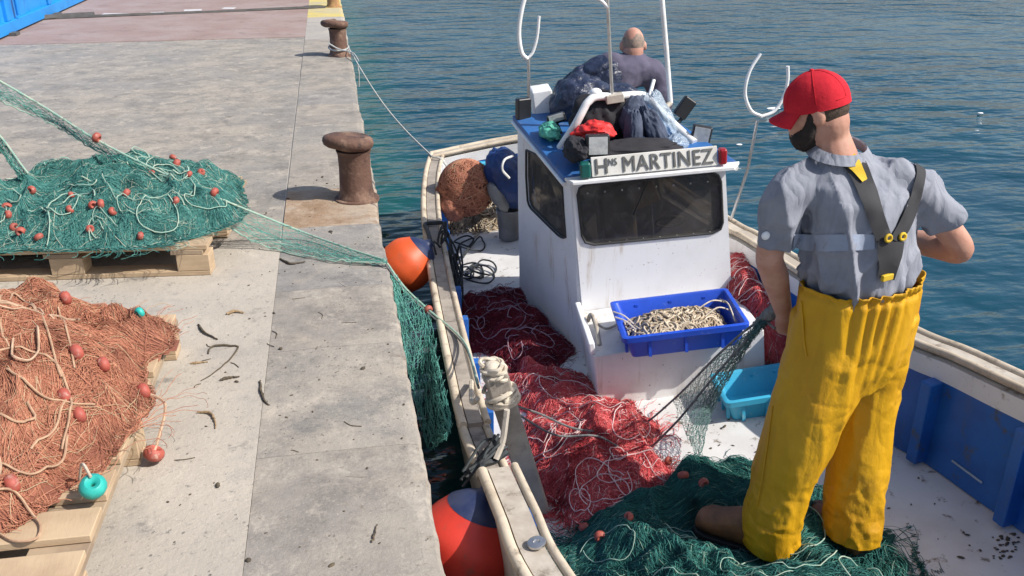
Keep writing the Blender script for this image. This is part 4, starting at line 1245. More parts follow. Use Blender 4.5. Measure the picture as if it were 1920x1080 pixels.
r_, s_, hit = net_heap('fishing_net', 'dark green net spread under the standing man\'s boots in the foreground', 'fishing net', dk, deep_h, (.35, 2.0, 1.5, 3.2),
                       (M['net_deep_b'], M['net_deep_s']), n=7000, L=40, r=.0012, loops=14, loop_mat=M['rope_teal'], loop_r=.0020, seed=33, rough=.06, swirl=1.1, wild=.3, curls=.06, lift=.03, folds=.8, dent=((1.17, 2.36, .17), (1.07, 2.52, .16), (.98, 2.62, .13), (1.50, 2.28, .15)))
for p_ in ((1252, 875), (1318, 918), (1178, 982), (1094, 1000), (1125, 1018), (1280, 903)):
    float_part(hit(*p_) + A(0, 0, .03), r_, .024)
# rope heap in the stern and black coil on the rail
cp = []
for i in range(20):
    a0 = random.random() * 6.28; R = random.uniform(.05, .13); c = A(.38 + random.uniform(-.03, .05), 4.98 + random.uniform(-.16, .2), random.uniform(-.56, -.32))
    tl = random.uniform(-.5, .5)
    cp += [c + A(R * .45 * math.cos(t_), R * math.sin(t_), R * 1.1 * math.sin(t_ + tl)) for t_ in np.linspace(a0, a0 + random.uniform(3, 6), 9)]
for (px_, py_, R) in ((870, 455, .07), (885, 462, .09), (868, 515, .07), (880, 510, .09), (895, 518, .11), (905, 505, .09), (890, 515, .06)):
    c = atd(px_, py_, .015); a0 = random.random() * 6
    cp += [c + A(R * math.cos(t_), R * 1.3 * math.sin(t_), .012 + .012 * math.sin(2 * t_)) for t_ in np.linspace(a0, a0 + 6, 11)]
blk = MB().tube(crv(cp, 1100), .0062, 5)
tag(blk.obj('rope_coil', M['rope_black'], None, True), 'tangled black rope hanging inside the left rail by the orange fender', 'rope')

# stern clutter
def lumpy(name, c, r, material, parent=None, seed=0, amp=.35, fold=4.0, nu=48, nv=30, rot=None, aniso=(1, 1, 1)):
    an_ = np.array(aniso)
    def dsp(v): return amp * (fbm(v * fold * .5 + seed, seed, 3) - .5) + amp * .7 * (np.abs(fbm(v * an_ * fold + seed * 2, seed + 3, 3) - .5))
    return ellipsoid(c, r, nu=nu, nv=nv, disp=dsp, rot=rot).obj(name, material, parent, True)
c = aty(874, 352, 6.05)
t = thing('net_bundle', 'round salmon net bundle stowed in the stern behind the wheelhouse', 'net bundle', (c[0], c[1], dk(c[0], c[1])))
lumpy('bundle', c, (.185, .18, .19), M['net_salmon_b'], t, 3, .4, 4)
lumpy('bundle', c + A(-.10, -.05, -.09), (.10, .12, .13), M['net_salmon_b'], t, 8, .4, 4)
n_ = 900; a = RNG.random(n_) * 6.28; e = np.arccos(RNG.uniform(-.6, 1, n_)); da = RNG.normal(0, .10, n_); de = RNG.normal(0, .08, n_)
P = np.stack([np.stack([c[0] + .198 * np.cos(a + da * i) * np.sin(e + de * i), c[1] + .192 * np.sin(a + da * i) * np.sin(e + de * i), c[2] + .203 * np.cos(e + de * i)], -1) for i in range(10)], 1)
strands('thread', P, .002, M['net_salmon_s'], t)['kind'] = 'stuff'
q = atd(905, 402, .05); heap_h = blob(q[0], q[1], .32, .24, .16, 1.2, 0, 4)
net_heap('rope_heap', 'pale ropes and grey netting heaped below the salmon bundle', 'rope heap', dk, heap_h, (q[0] - .5, q[0] + .5, q[1] - .45, q[1] + .45),
         (M['rope_grey'], M['rope_pile_s']), n=420, L=22, r=.005, lift=.03, seed=41, rough=.03)
t = thing('tarpaulin', 'folded navy blue tarpaulin leaning on the wheelhouse rear corner', 'tarpaulin', (1.0, 5.8, -.66))
lumpy('cloth', aty(950, 332, 6.0), (.14, .18, .21), M['blue_tarp'], t, 5, .45, 3.5, rot=Matrix.Rotation(-.35, 3, 'Y'))
lumpy('lining', aty(934, 368, 5.9), (.05, .08, .12), M['grey_plastic'], t, 9, .3, 3, rot=Matrix.Rotation(-.5, 3, 'Y'))
MB().tube(crv([aty(962, 292, 5.7), aty(946, 300, 5.66), aty(942, 318, 5.64), aty(955, 334, 5.66)], 20), .008, 6).obj('cord', M['rope_white'], t, True)
bk = MB()
q = atd(955, 449); bcx, bcy = q[0], q[1]; BZ = dk(bcx, bcy)
rs = [[A(bcx + r2 * math.cos(a), bcy + r2 * math.sin(a), z2) for a in np.arange(24) * 2 * math.pi / 24] for r2, z2 in ((.06, BZ + .012), (.075, BZ + .015), (.09, BZ + .22), (.095, BZ + .225), (.095, BZ + .235), (.085, BZ + .235), (.07, BZ + .03), (.01, BZ + .03))]
tb = thing('bucket', 'small grey bucket on the deck against the wheelhouse left wall', 'bucket', (bcx, bcy, BZ))
bk.rings(rs).obj('body', M['grey_plastic'], tb, True)
MB().tube(np.array([A(bcx + .093 * math.cos(a), bcy, BZ + .225 - .08 * math.sin(a)) for a in np.linspace(0, math.pi, 16)]), .004, 6).obj('handle', M['steel'], tb, True)
lt = MB().box(aty(905, 322, 6.75), (.5, .05, .16), (1, .12, 0)); tag(lt.obj('fish_box', M['crate_cyan'], None, bev=.01), 'light blue fish box behind the salmon bundle at the transom', 'crate')

# ------------------------------------------------------------------ crates
def crate(label, c4, h, material, up, taper=.03):
    """c4: four top rim corners (world, in order)."""
    c4 = [np.array(p_, float) for p_ in c4]; ctr = sum(c4) / 4
    t = thing('crate', label, 'crate', (ctr[0], ctr[1], c4[0][2] - h))
    def ringat(z_, inset):
        o_ = []
        for i in range(4):
            p_ = c4[i]; a = c4[i - 1] - p_; b_ = c4[(i + 1) % 4] - p_; a /= np.linalg.norm(a); b_ /= np.linalg.norm(b_)
            rc = .025
            q0 = p_ + (a + b_) * inset
            for tt in np.linspace(0, 1, 5):
                o_.append(q0 + a * rc * (1 - tt) ** 2 + b_ * rc * tt ** 2 + up * z_)
        return o_
    rs = [ringat(-h + .004, taper + .02), ringat(-h + .002, taper), ringat(-.03, .008), ringat(-.028, -.010), ringat(-.002, -.012), ringat(0, -.008), ringat(0, .006), ringat(-.006, .010), ringat(-h + .016, taper + .012), ringat(-h + .014, taper + .04)]
    MB().rings(rs).obj('tub', material, t, True)
    for i in range(4):
        p_, q = c4[i], c4[(i + 1) % 4]; m2 = (p_ + q) / 2; dd = q - p_; L_ = np.linalg.norm(dd)
        nn_ = np.cross(dd / L_, up); nn_ = nn_ if (m2 - ctr) @ nn_ > 0 else -nn_
        for kx_ in (-.3, 0, .3):
            MB().box(m2 + dd * kx_ - nn_ * (taper * .55 - .004) - up * h * .55, (.014, .014, h * .75), dd, up).obj('rim_rib', material, t)
    return t
cz = LZ + .128
uv = [onplane(*p_, cz) for p_ in ((1152, 573), (1337, 542), (1405, 610), (1196, 634))]
pts = [wp(u_, b2, cz) for u_, b2 in uv]
# make it a true rectangle
cc = sum(pts) / 4 + B_ * .02; uu = (pts[1] - pts[0] + pts[2] - pts[3]); uu /= np.linalg.norm(uu); vv = np.cross(N_, uu)
print('crate', np.linalg.norm(pts[1] - pts[0]), np.linalg.norm(pts[2] - pts[3]), np.linalg.norm(pts[0] - pts[3]), np.linalg.norm(pts[1] - pts[2]))
hw, hd = .275, .19
crate('bright blue crate full of tan rope standing on the locker', [cc - uu * hw + vv * hd, cc + uu * hw + vv * hd, cc + uu * hw - vv * hd, cc - uu * hw - vv * hd], .125, M['crate_blue'], N_)
rp = thing('rope_heap', 'pile of tan and cream rope filling the bright blue crate', 'rope', tuple(cc - N_ * .11))
n_ = 330
cxr = RNG.normal(-.01, .11, n_).clip(-.2, .19); cyr = RNG.normal(-.01, .075, n_).clip(-.14, .13)
R = RNG.uniform(.015, .055, n_); a0 = RNG.random(n_) * 6.28; e = RNG.uniform(.35, 1, n_); rt = RNG.random(n_) * 3.14
P = []
for i in range(24):
    a = a0 + i * .24
    lx = np.cos(a) * R; ly = np.sin(a) * R * e
    X = cxr + lx * np.cos(rt) - ly * np.sin(rt) - .01; Y = cyr + lx * np.sin(rt) + ly * np.cos(rt)
    X = X.clip(-.235, .235); Y = Y.clip(-.15, .15)
    hgt = .085 * np.exp(-(X / .21) ** 4 - (Y / .145) ** 4)
    Zp = -.098 + hgt * (RNG.random(n_) * 0 + .72 + .28 * (np.arange(n_) / n_)) + .006 * np.sin(a * 2)
    P.append(cc[None, :] + X[:, None] * uu + Y[:, None] * vv + N_ * Zp[:, None])
strands('rope', np.stack(P, 1), .0048, M['rope_pile_s'], rp, sides=5)
mbm = ellipsoid(cc - N_ * .095 - uu * .01, (.19, .12, .06), nu=24, nv=12)
mbm.obj('rope_core', M['rope_tan'], rp, True)
for k_, (a, b_) in enumerate((((-.29, .06), (-.2, .0)), ((-.29, .0), (-.2, -.06)), ((.10, .05), (.27, .10)), ((.12, -.03), (.26, .02)), ((.24, .14), (.25, -.1)))):
    p_ = cc + uu * a[0] + vv * a[1]; q = cc + uu * b_[0] + vv * b_[1]
    MB().tube(crv([p_ + A(0, 0, .012 if k_ < 2 else -.03), (p_ + q) / 2 + A(0, 0, -.0), q + A(0, 0, -.035)], 12), .004, 5).obj('cord', M['rope_cream'], rp, True)
q = onplane(1335, 702, -.6 + .125); q = wp(*q, -.6 + .125)
c2 = [q, q + U * .36, q + U * .36 - B_ * .25, q - B_ * .25]
crate('empty turquoise crate on the deck beside the yellow trousers', c2, .125, M['crate_cyan'], N_)

# ------------------------------------------------------------------ things on the roof
roofp = onroof
t = thing('jacket', 'crumpled bright red jacket stuffed under the white roof arch', 'clothing', roofp(1115, 285))
lumpy('cloth', aty(1115, 247, 4.22), (.085, .08, .055), M['jacket_red'], t, 3, .9, 3.2, 64, 40)
lumpy('sleeve', aty(1091, 262, 4.22), (.026, .05, .06), M['jacket_red'], t, 6, .7, 3.2, rot=Matrix.Rotation(.5, 3, 'Y'))
t = thing('trousers', 'slate blue trousers draped over the roof arch beside the red jacket', 'clothing', roofp(1190, 285))
lumpy('cloth', aty(1190, 222, 4.33), (.080, .07, .11), M['denim'], t, 5, .6, 2.6, 64, 40, aniso=(1.4, 1.4, .5))
lumpy('leg', aty(1186, 255, 4.22), (.048, .06, .13), M['denim'], t, 11, .6, 2.6, 64, 40, aniso=(1.6, 1.6, .4))
lumpy('leg', aty(1228, 250, 4.24), (.050, .06, .14), M['denim'], t, 14, .6, 2.6, 64, 40, rot=Matrix.Rotation(-.45, 3, 'Y'), aniso=(1.6, 1.6, .4))
t = thing('oilskins', 'heap of black oilskins behind the red jacket on the roof', 'clothing', roofp(1140, 285))
lumpy('cloth', aty(1128, 232, 4.42), (.15, .12, .16), M['dark_cloth'], t, 8, .7, 3, 64, 40)
lumpy('hem', aty(1185, 284, 4.10), (.24, .07, .06), M['dark_cloth'], t, 12, .6, 3.4, 64, 40)
lumpy('hem', aty(1080, 280, 4.14), (.055, .12, .055), M['dark_cloth'], t, 17, .6, 3.4, 64, 40)
t = thing('oilcloth', 'shiny navy oilcloth draped over the rear of the wheelhouse roof', 'oilcloth', onroof(1090, 225))
lumpy('cloth', aty(1085, 196, 4.86), (.16, .14, .13), M['navy_cloth'], t, 31, .7, 2.6, 64, 40, rot=Matrix.Rotation(-.5, 3, 'Y'))
lumpy('fold', aty(1150, 190, 4.80), (.15, .12, .09), M['navy_cloth'], t, 36, .7, 2.6, 64, 40)
t = thing('plastic_sheet', 'clear plastic sheeting bunched at the right end of the roof', 'plastic sheet', roofp(1260, 275))
lumpy('sheet', aty(1240, 225, 4.36), (.055, .08, .16), M['film'], t, 15, .8, 3, 64, 40, rot=Matrix.Rotation(-.55, 3, 'Y'))
lumpy('fold', aty(1268, 270, 4.2), (.055, .06, .05), M['film'], t, 18, .7, 3, 64, 40)
tag(lumpy('cloth', aty(1032, 246, 4.55), (.055, .10, .04), M['green_cloth'], None, 21, .8, 3, 64, 40), 'mint green cloth crumpled on the left edge of the blue roof', 'cloth')

# ------------------------------------------------------------------ PEOPLE
def limb(mb, pts, rad, n_=24, k_=16):
    P = crv(pts, n_); t = np.linspace(0, len(pts) - 1, n_)
    R = np.interp(t, np.arange(len(pts)), rad)
    mb.tube(P, R, k_)
    ellipsoid(P[0], (R[0],) * 3, mb, 14, 8); ellipsoid(P[-1], (R[-1],) * 3, mb, 14, 8)


def hand(mb, wrist, dirn, palm_n, thumb_side, s_=1.0, curl=.9):
    d_ = np.array(dirn, float); d_ /= np.linalg.norm(d_); n_ = np.array(palm_n, float); n_ -= d_ * (n_ @ d_); n_ /= np.linalg.norm(n_)
    lat = np.cross(d_, n_) * thumb_side
    w_ = np.array(wrist, float)
    limb(mb, [w_, w_ + d_ * .05 * s_, w_ + d_ * .085 * s_], [.026 * s_, .030 * s_, .028 * s_], 8, 10)
    for k_, (o_, L_) in enumerate(((-.027, .078), (-.009, .088), (.009, .083), (.026, .066))):
        p_ = w_ + d_ * .08 * s_ - lat * o_ * s_
        pts = [p_]; a = 0
        for j in range(3):
            a += curl * (.55 if j == 0 else .75)
            p_ = p_ + (d_ * math.cos(a) + n_ * math.sin(a)) * L_ * s_ * (.45, .3, .25)[j]; pts.append(p_)
        limb(mb, pts, [.0095 * s_, .009 * s_, .0085 * s_, .0075 * s_], 10, 8)
    p_ = w_ + d_ * .03 * s_ + lat * .026 * s_
    limb(mb, [p_, p_ + (lat * .6 + d_ * .7 + n_ * .3) * .035 * s_, p_ + (lat * .55 + d_ * 1.1 + n_ * .9) * .055 * s_], [.013 * s_, .011 * s_, .009 * s_], 8, 8)


YM = 2.42
man = thing('person', 'man in red cap, grey shirt and yellow bib trousers standing on the boat', 'person', (1.35, 2.40, dk(1.35, 2.4)))
fwd = A(-.30, .95, 0); fwd /= np.linalg.norm(fwd); lat = A(fwd[1], -fwd[0], 0)     # lat points to his right (image right)
hipc = A(1.425, YM, .36)
shc = aty(1603, 325, YM + .02)
shL = aty(1484, 352, YM); shR = aty(1716, 342, YM + .02)
nk0 = aty(1575, 292, YM + .02); nk1 = aty(1556, 245, YM + .04)
hd = aty(1531, 203, YM + .05)
look = A(-.86, .50, -.28); look /= np.linalg.norm(look)
lk_lat = np.cross(look, A(0, 0, 1)); lk_lat /= np.linalg.norm(lk_lat); lk_up = np.cross(lk_lat, look)
look_u, lat_u, up_u = look, lk_lat, lk_up
look, lk_lat, lk_up = look * .89, lk_lat * .89, lk_up * .89
HR = Matrix(((look[0], -lk_lat[0], lk_up[0]), (look[1], -lk_lat[1], lk_up[1]), (look[2], -lk_lat[2], lk_up[2])))
elL = aty(1443, 478, YM + .03); haL = aty(1470, 588, YM + .20)
elR = aty(1800, 468, YM + .02); haR = aty(1650, 440, YM + .26)
mb = MB()
ellipsoid(hd, (.098, .077, .118), mb, 24, 16, HR)
ellipsoid(hd + look * .040 - lk_up * .065, (.062, .056, .065), mb, 18, 12, HR)
limb(mb, [hd + look * .092 + lk_up * .01, hd + look * .112 - lk_up * .028], [.010, .015], 6, 8)
for s2 in (-1, 1):
    ellipsoid(hd - look * .005 + lk_lat * s2 * .080 - lk_up * .012, (.022, .009, .033), mb, 12, 8, HR)
limb(mb, [hd - look * .03 - lk_up * .05, nk1 - A(0, 0, .02), nk0 - A(0, 0, .05)], [.062, .060, .075], 14, 16)
mb.rings(ellrings([(hipc + A(0, 0, -.1), .13, .09), (hipc, .14, .10), (hipc * .5 + shc * .5, .14, .10), (shc - A(0, 0, .08), .16, .10), (shc + A(-.02, 0, .02), .09, .07)], 20, lat, fwd))
for s_, e_, h_ in ((shL, elL, haL), (shR, elR, haR)):
    limb(mb, [shc + (s_ - shc) * .5, s_ + A(0, 0, -.03), (s_ + e_) / 2, e_, e_ + (h_ - e_) * .35, h_], [.05, .046, .043, .043, .045, .029], 40, 16)
hand(mb, haL, (haL - elL) * .5 + A(-.02, .02, -.05), A(.9, .1, -.1), -1)
hand(mb, haR, A(-.8, .25, -.1), A(.0, -.6, -.6), 1)
for hx in ((1.29, 2.39), (1.53, 2.45)):
    limb(mb, [A(hipc[0] + (hx[0] - 1.41) * .75, YM, .30), A(hx[0], hx[1], -.02), A(hx[0] - .05, hx[1] - .06, -.50)], [.075, .055, .042], 14, 12)
fuse('body', mb, .006, M['skin'], man, 3)
# eyes
for s2 in (-1, 1):
    ellipsoid(hd + look * .086 + lk_lat * s2 * .032 + lk_up * .005, (.010, .010, .010), nu=10, nv=8).obj('eye', M['foam'], man, True)
# hair band under the cap and beard
mb = MB(); ellipsoid(hd - look * .008 - lk_up * .002, (.098, .080, .080), mb, 28, 16, HR)
o = fuse('hair', mb, .008, M['hair'], man, 1)
bm = bmesh.new(); bm.from_mesh(o.data)
kill = []
for f in bm.faces:
    q = np.array(f.calc_center_median()) - hd
    if q @ look_u > -.004 or q @ up_u < -.052 or q @ up_u > .033: kill.append(f)
bmesh.ops.delete(bm, geom=kill, context='FACES'); bm.to_mesh(o.data); bm.free()
o.location = Vector(o.location)
mb = MB()
ellipsoid(hd + look * .044 - lk_up * .080, (.058, .054, .062), mb, 20, 14, HR)
for s2 in (-1, 1):
    limb(mb, [hd + look * .015 + lk_lat * s2 * .074 - lk_up * .01, hd + look * .03 + lk_lat * s2 * .062 - lk_up * .06, hd + look * .06 + lk_lat * s2 * .04 - lk_up * .09], [.012, .022, .03], 10, 10)
fuse('beard', mb, .006, M['beard'], man, 2, disp=lambda v: .006 * (fbm(v * 160, 5, 2) - .5))
# cap
mb = MB(); rs = []
capc = hd + lk_up * .028 - look * .004
for i in range(11):
    ph = math.pi / 2 * (1 - i / 10) * .999
    rr_ = math.cos(math.pi / 2 - ph); zz = math.sin(math.pi / 2 - ph)
    rs.append([capc + look * (.108 * rr_ * math.cos(a)) + lk_lat * (.087 * rr_ * math.sin(a)) + lk_up * (.098 * zz ** 1.0 - .012 * (1 if i == 0 else 0)) for a in np.arange(36) * 2 * math.pi / 36])
rs = [[p_ - lk_up * .014 for p_ in rs[0]]] + rs
cap = MB().rings(rs).obj('cap', M['cap_red'], man, True)
vs = []; nA = 17
for lay in (0, -.006):
    for i in range(nA):
        a = (i / (nA - 1) - .5) * 2.2
        for j in range(5):
            t_ = j / 4; ext = .060 * math.cos(a * .72) * t_
            p_ = capc + look * (.102 * math.cos(a) + ext) + lk_lat * (.085 * math.sin(a) * (1 + .02 * t_)) + lk_up * (-.014 + lay - .020 * t_ - .035 * (math.sin(a)) ** 2 * t_)
            vs.append(p_)
fs = []
for lay in (0, 1):
    for i in range(nA - 1):
        for j in range(4):
            k_ = lay * nA * 5 + i * 5 + j; q = (k_, k_ + 1, k_ + 6, k_ + 5); fs.append(q if lay == 0 else q[::-1])
rim = [i * 5 + 4 for i in range(nA)]
for i in range(nA - 1): fs.append((rim[i], rim[i] + nA * 5, rim[i + 1] + nA * 5, rim[i + 1]))
MB().add(vs, fs).obj('visor', M['cap_red'], cap, True)
ellipsoid(capc + lk_up * .099, (.008, .008, .005), nu=10, nv=6).obj('button', M['cap_red'], cap, True)
sm = MB()
for k_ in range(6):
    a = k_ * math.pi / 3 + .5
    sm.tube(np.array([capc + look * (.107 * math.cos(e_) * math.cos(a)) + lk_lat * (.088 * math.cos(e_) * math.sin(a)) + lk_up * (.0985 * math.sin(e_)) for e_ in np.linspace(0, 1.5, 14)]), .0012, 4)
sm.tube(np.array([capc - look * .1075 * math.cos(a) + lk_lat * .0885 * math.sin(a) - lk_up * .0 for a in np.linspace(-.9, .9, 14)]), .0014, 4)
sm.obj('seam', M['cap_red'], cap, True)
# shirt: torso and two short sleeves as one cloth
mb = MB()
waist = A(1.425, YM, .44)
yo = fwd * 0
spec = [(A(1.432, YM, .33), .165, .105), (A(1.432, YM, .42), .172, .112), (A(1.432, YM, .475), .195, .136), (A(1.425, YM, .55), .198, .14), (A(1.405, YM + .005, .65), .205, .135), (A(1.385, YM + .01, .75), .205, .125), (shc + A(-.012, 0, -.012), .190, .104), (shc + A(-.020, .01, .034), .135, .085), (nk0 + A(0.0, 0, .004), .088, .074)]
mb.rings(ellrings(spec, 32, lat, fwd))
limb(mb, [shc + (shL - shc) * .55, shL + A(-.012, 0, -.02), shL * .5 + elL * .5 + A(-.006, 0, .0), shL * .08 + elL * .92], [.072, .069, .062, .060], 24, 20)
limb(mb, [shc + (shR - shc) * .55, shR + A(.0, 0, -.02), shR * .5 + elR * .5, shR * .28 + elR * .72], [.072, .069, .064, .062], 24, 20)
def shirt_disp(v):
    tl = v + A(.5, 0, 0) * ((v[:, 2:3] - .6) * .35)
    r1 = 1 - np.abs(2 * fbm(tl * A(13, 13, 2.6) + 3, 4, 2) - 1)
    r2 = 1 - np.abs(2 * fbm((v + A(-1, 0, 0) * v[:, 2:3] * .7) * A(10, 10, 5) + 9, 8, 2) - 1)
    low = np.clip((.80 - v[:, 2]) / .3, .25, 1)
    hang = np.exp(-((v[:, 2] - .47) / .05) ** 2)
    r3 = 1 - np.abs(2 * fbm((v + A(1, 0, 0) * v[:, 2:3] * .25) * A(8, 8, 1.6) + 31, 14, 1) - 1)
    return (r1 ** 5 - .35) * .026 * low + (r2 ** 4 - .35) * .017 + (r3 ** 6 - .25) * .042 * low + hang * .006 * np.sin(np.arctan2(v[:, 1] - YM, v[:, 0] - 1.43) * 15)
shirt = fuse('shirt', mb, .008, M['shirt_grey'], man, 3, shirt_disp)
aL = elL - shL; aL /= np.linalg.norm(aL); aR = elR - shR; aR /= np.linalg.norm(aR)
trim(shirt, shL * .2 + elL * .8, aL, near=lambda c: c[0] < 1.21 and c[2] < .72 and (c - shL) @ aL > .06)
trim(shirt, shR * .42 + elR * .58, aR, near=lambda c: c[0] > 1.625 and (c - shR) @ aR > .03)
def rs_arm(c, d_, r0, r1, ln, nm, m_):
    d_ = np.array(d_) / np.linalg.norm(d_)
    MB().tube([c, c + d_ * ln], [r0, r1], 24, caps=False).obj(nm, m_, shirt, True)
# collar
cr = []
for t_, rr_, hh in ((0, .082, .0), (1, .078, .028), (2, .082, .032), (3, .104, .004)):
    cr.append([nk0 + A(-.004, .0, .004 + hh) + lat * rr_ * 1.04 * math.cos(a) + fwd * rr_ * .86 * math.sin(a) + A(0, 0, .016 * math.sin(a + .2)) for a in np.arange(28) * 2 * math.pi / 28])
MB().rings(cr, cap=False).obj('collar', M['shirt_grey'], shirt, True)
bvh_v = [v_.co.copy() for v_ in shirt.data.vertices]
BV = BVHTree.FromPolygons(bvh_v, [tuple(p_.vertices) for p_ in shirt.data.polygons])
def on_shirt(px, py, off=.004):
    d_ = ray(px, py); h = BV.ray_cast(Vector(CAM), Vector(d_).normalized())
    if h[0] is None:
        h = BV.find_nearest(Vector(aty(px, py, YM)))
    return np.array(h[0]) + np.array(h[1]) * off * (1 if np.dot(h[1], d_) < 0 else -1)
def band(name, path, w_, material, parent, th=.004, off=.005, n_=40, wd=None):
    """A strap lying on the shirt."""
    pp = crv([(a, b_, 0) for a, b_ in path], n_)
    wpx = np.interp(np.linspace(0, 1, n_), np.linspace(0, 1, len(w_)), w_)
    rows = []
    for i in range(n_):
        t_ = pp[min(i + 1, n_ - 1)] - pp[max(i - 1, 0)]; nn_ = A(-t_[1], t_[0]) / (np.hypot(t_[0], t_[1]) + 1e-9)
        row = [on_shirt(*(pp[i, :2] + nn_ * wpx[i] * s_), off) for s_ in (-.5, -.17, .17, .5)]
        rows.append(row)
    R = np.array(rows)
    for _ in range(3):
        R[1:-1] = (R[:-2] + R[1:-1] * 2 + R[2:]) / 4
    o_ = []
    for row in R:
        nn_ = np.cross(row[3] - row[0], A(0, 0, 1) if abs(row[3][2] - row[0][2]) < .8 else A(1, 0, 0))
        vdir = CAM - row[0]; vdir /= np.linalg.norm(vdir)
        o_.append([*(row), *(row[::-1] + vdir * th)])
    return MB().rings(o_).obj(name, material, parent, True)
br = thing  # braces belong to the trousers
# trousers
mb = MB()
wz = .455
W0 = A(1.428, YM - .005, 0)
pel = [(A(1.432, YM, .505), .214, .157), (A(1.432, YM, .475), .212, .155), (A(1.43, YM, .43), .208, .155), (A(1.43, YM, .36), .205, .155), (A(1.425, YM, .26), .20, .155), (A(1.418, YM, .17), .185, .145), (A(1.415, YM, .10), .14, .12)]
mb.rings(ellrings(pel, 32, lat, fwd))
def leg(c0, pts):
    specs = [(A(*p_[:3]), p_[3], p_[4]) for p_ in pts]
    mb.rings(ellrings(specs, 28, lat, fwd))
HL = atz(1443, 1042, -.565); HRR = atz(1587, 1035, -.53)
leg(0, [(1.345, YM - .01, .34, .118, .13), (1.335, YM - .025, .22, .130, .135), (1.312, YM - .03, .08, .130, .13), (1.278, YM - .03, -.08, .118, .122), (1.236, YM - .02, -.25, .099, .112), (1.206, YM - .04, -.42, .089, .106), (HL[0] + .012, 2.36, -.60, .084, .105)])
leg(0, [(1.515, YM + .01, .34, .110, .13), (1.527, YM + .03, .22, .108, .128), (1.533, YM + .04, .08, .104, .120), (1.533, YM + .02, -.08, .098, .114), (1.524, YM - .02, -.25, .095, .110), (1.505, 2.35, -.42, .088, .104), (1.492, 2.325, -.59, .084, .104)])
def tr_disp(v):
    a = np.arctan2((v - W0) @ fwd, (v - W0) @ lat)
    top = np.clip((v[:, 2] - .10) / .33, 0, 1)
    ple = (np.abs(np.sin(a * 8.5 + 1.6 * np.sin(a * 3) + 3 * fbm(v * A(4, 4, 2), 3, 1))) - .5) * .017 * top ** .9
    el = np.clip((v[:, 2] - .435) / .02, 0, 1)
    puck = np.sin(a * 34 + 4 * np.sin(a * 5)) * .0035 * el - .011 * np.exp(-((v[:, 2] - .450) / .010) ** 2)
    r1 = 1 - np.abs(2 * fbm((v + A(1, 0, 0) * v[:, 2:3] * .12) * A(9, 9, 1.7) + 1, 2, 2) - 1)
    low = np.clip((-.12 - v[:, 2]) / .25, 0, 1)
    r2 = 1 - np.abs(2 * fbm((v + A(.6, 0, .5) * v[:, :1]) * A(13, 13, 15) + 5, 6, 2) - 1)
    r3 = 1 - np.abs(2 * fbm((v - A(0, 0, 1) * v[:, :1] * .8) * A(5, 5, 8) + 2, 12, 2) - 1)
    mid = np.exp(-((v[:, 2] - .12) / .16) ** 2)
    cr = 1 - np.abs(2 * fbm((v + A(.9, 0, .3) * v[:, 2:3]) * A(7, 7, 9) + 41, 22, 2) - 1)
    cr2 = 1 - np.abs(2 * fbm((v - A(.9, 0, .2) * v[:, 2:3]) * A(6, 6, 7) + 61, 26, 2) - 1)
    return ple + puck + (r1 ** 2 - .5) * .013 * (1 - .5 * top) + (r2 ** 5 - .25) * .008 * low + (r3 ** 5 - .25) * .007 * mid - cr ** 14 * .004 * (low + mid)
trs = fuse('bib_trousers', mb, .0075, M['oilskin'], man, 3, tr_disp)
trim(trs, (1.21, 2.36, -.53), (0, -.06, -1), near=lambda c: c[2] < -.3 and c[0] < 1.36)
trim(trs, (1.49, 2.31, -.492), (-.06, -.1, -1), near=lambda c: c[2] < -.3 and c[0] >= 1.36)
trim(trs, (1.43, YM, .476), (-.07, -.02, 1))
TB = BVHTree.FromPolygons([v_.co.copy() for v_ in trs.data.vertices], [tuple(p_.vertices) for p_ in trs.data.polygons])
# side seam pocket opening
def on_tr(px, py, off=.003):
    d_ = ray(px, py); h = TB.ray_cast(Vector(CAM), Vector(d_).normalized())
    return None if h[0] is None else np.array(h[0]) + np.array(h[1]) * off
sm = [on_tr(*p_) for p_ in ((1503, 565), (1506, 600), (1508, 640), (1512, 668))]
sm = [q for q in sm if q is not None]
if len(sm) > 2: MB().tube(crv(sm, 20), .004, 6).obj('pocket_edge', M['oilskin'], trs, True)
sm = [on_tr(*p_) for p_ in ((1472, 600), (1462, 680), (1450, 760), (1436, 860), (1420, 950))]
sm = [q for q in sm if q is not None]
if len(sm) > 2: MB().tube(crv(sm, 40), .0022, 5).obj('seam', M['oilskin'], trs, True)
band('brace', [(1530, 274), (1565, 276), (1600, 305), (1622, 350), (1640, 400), (1657, 450)], [26, 38, 40, 34, 30, 28], M['brace_black'], trs)
band('brace_pad', [(1546, 271), (1574, 284), (1600, 308), (1618, 340)], [16, 28, 25, 12], M['brace_yellow'], trs, th=.004, off=.011, n_=24)
band('brace', [(1722, 296), (1725, 330), (1715, 370), (1697, 415), (1678, 452)], [16, 18, 20, 24, 24], M['brace_black'], trs)
band('brace', [(1668, 452), (1666, 480), (1658, 520)], [46, 40, 30], M['brace_black'], trs, off=.010, n_=16)
for p_ in ((1657, 446), (1682, 444)):
    c = on_shirt(*p_, .017); donut(c, .010, .0045, A(.1, -1, .1), n1=12).obj('buckle', M['brace_yellow'], trs, True)
c = on_shirt(1657, 515, .018); MB().box(c, (.045, .012, .02), lat).obj('brace_tab', M['brace_yellow'], trs, bev=.003)
band('back_patch', [(1487, 453), (1530, 455), (1580, 455), (1640, 453)], [30, 32, 32, 28], M['shirt_band'], shirt, th=.0015, off=.002, n_=30)
q = on_shirt(1436, 441, .004); ellipsoid(q, (.014, .008, .014), nu=14, nv=8).obj('badge', M['foam'], shirt, True)
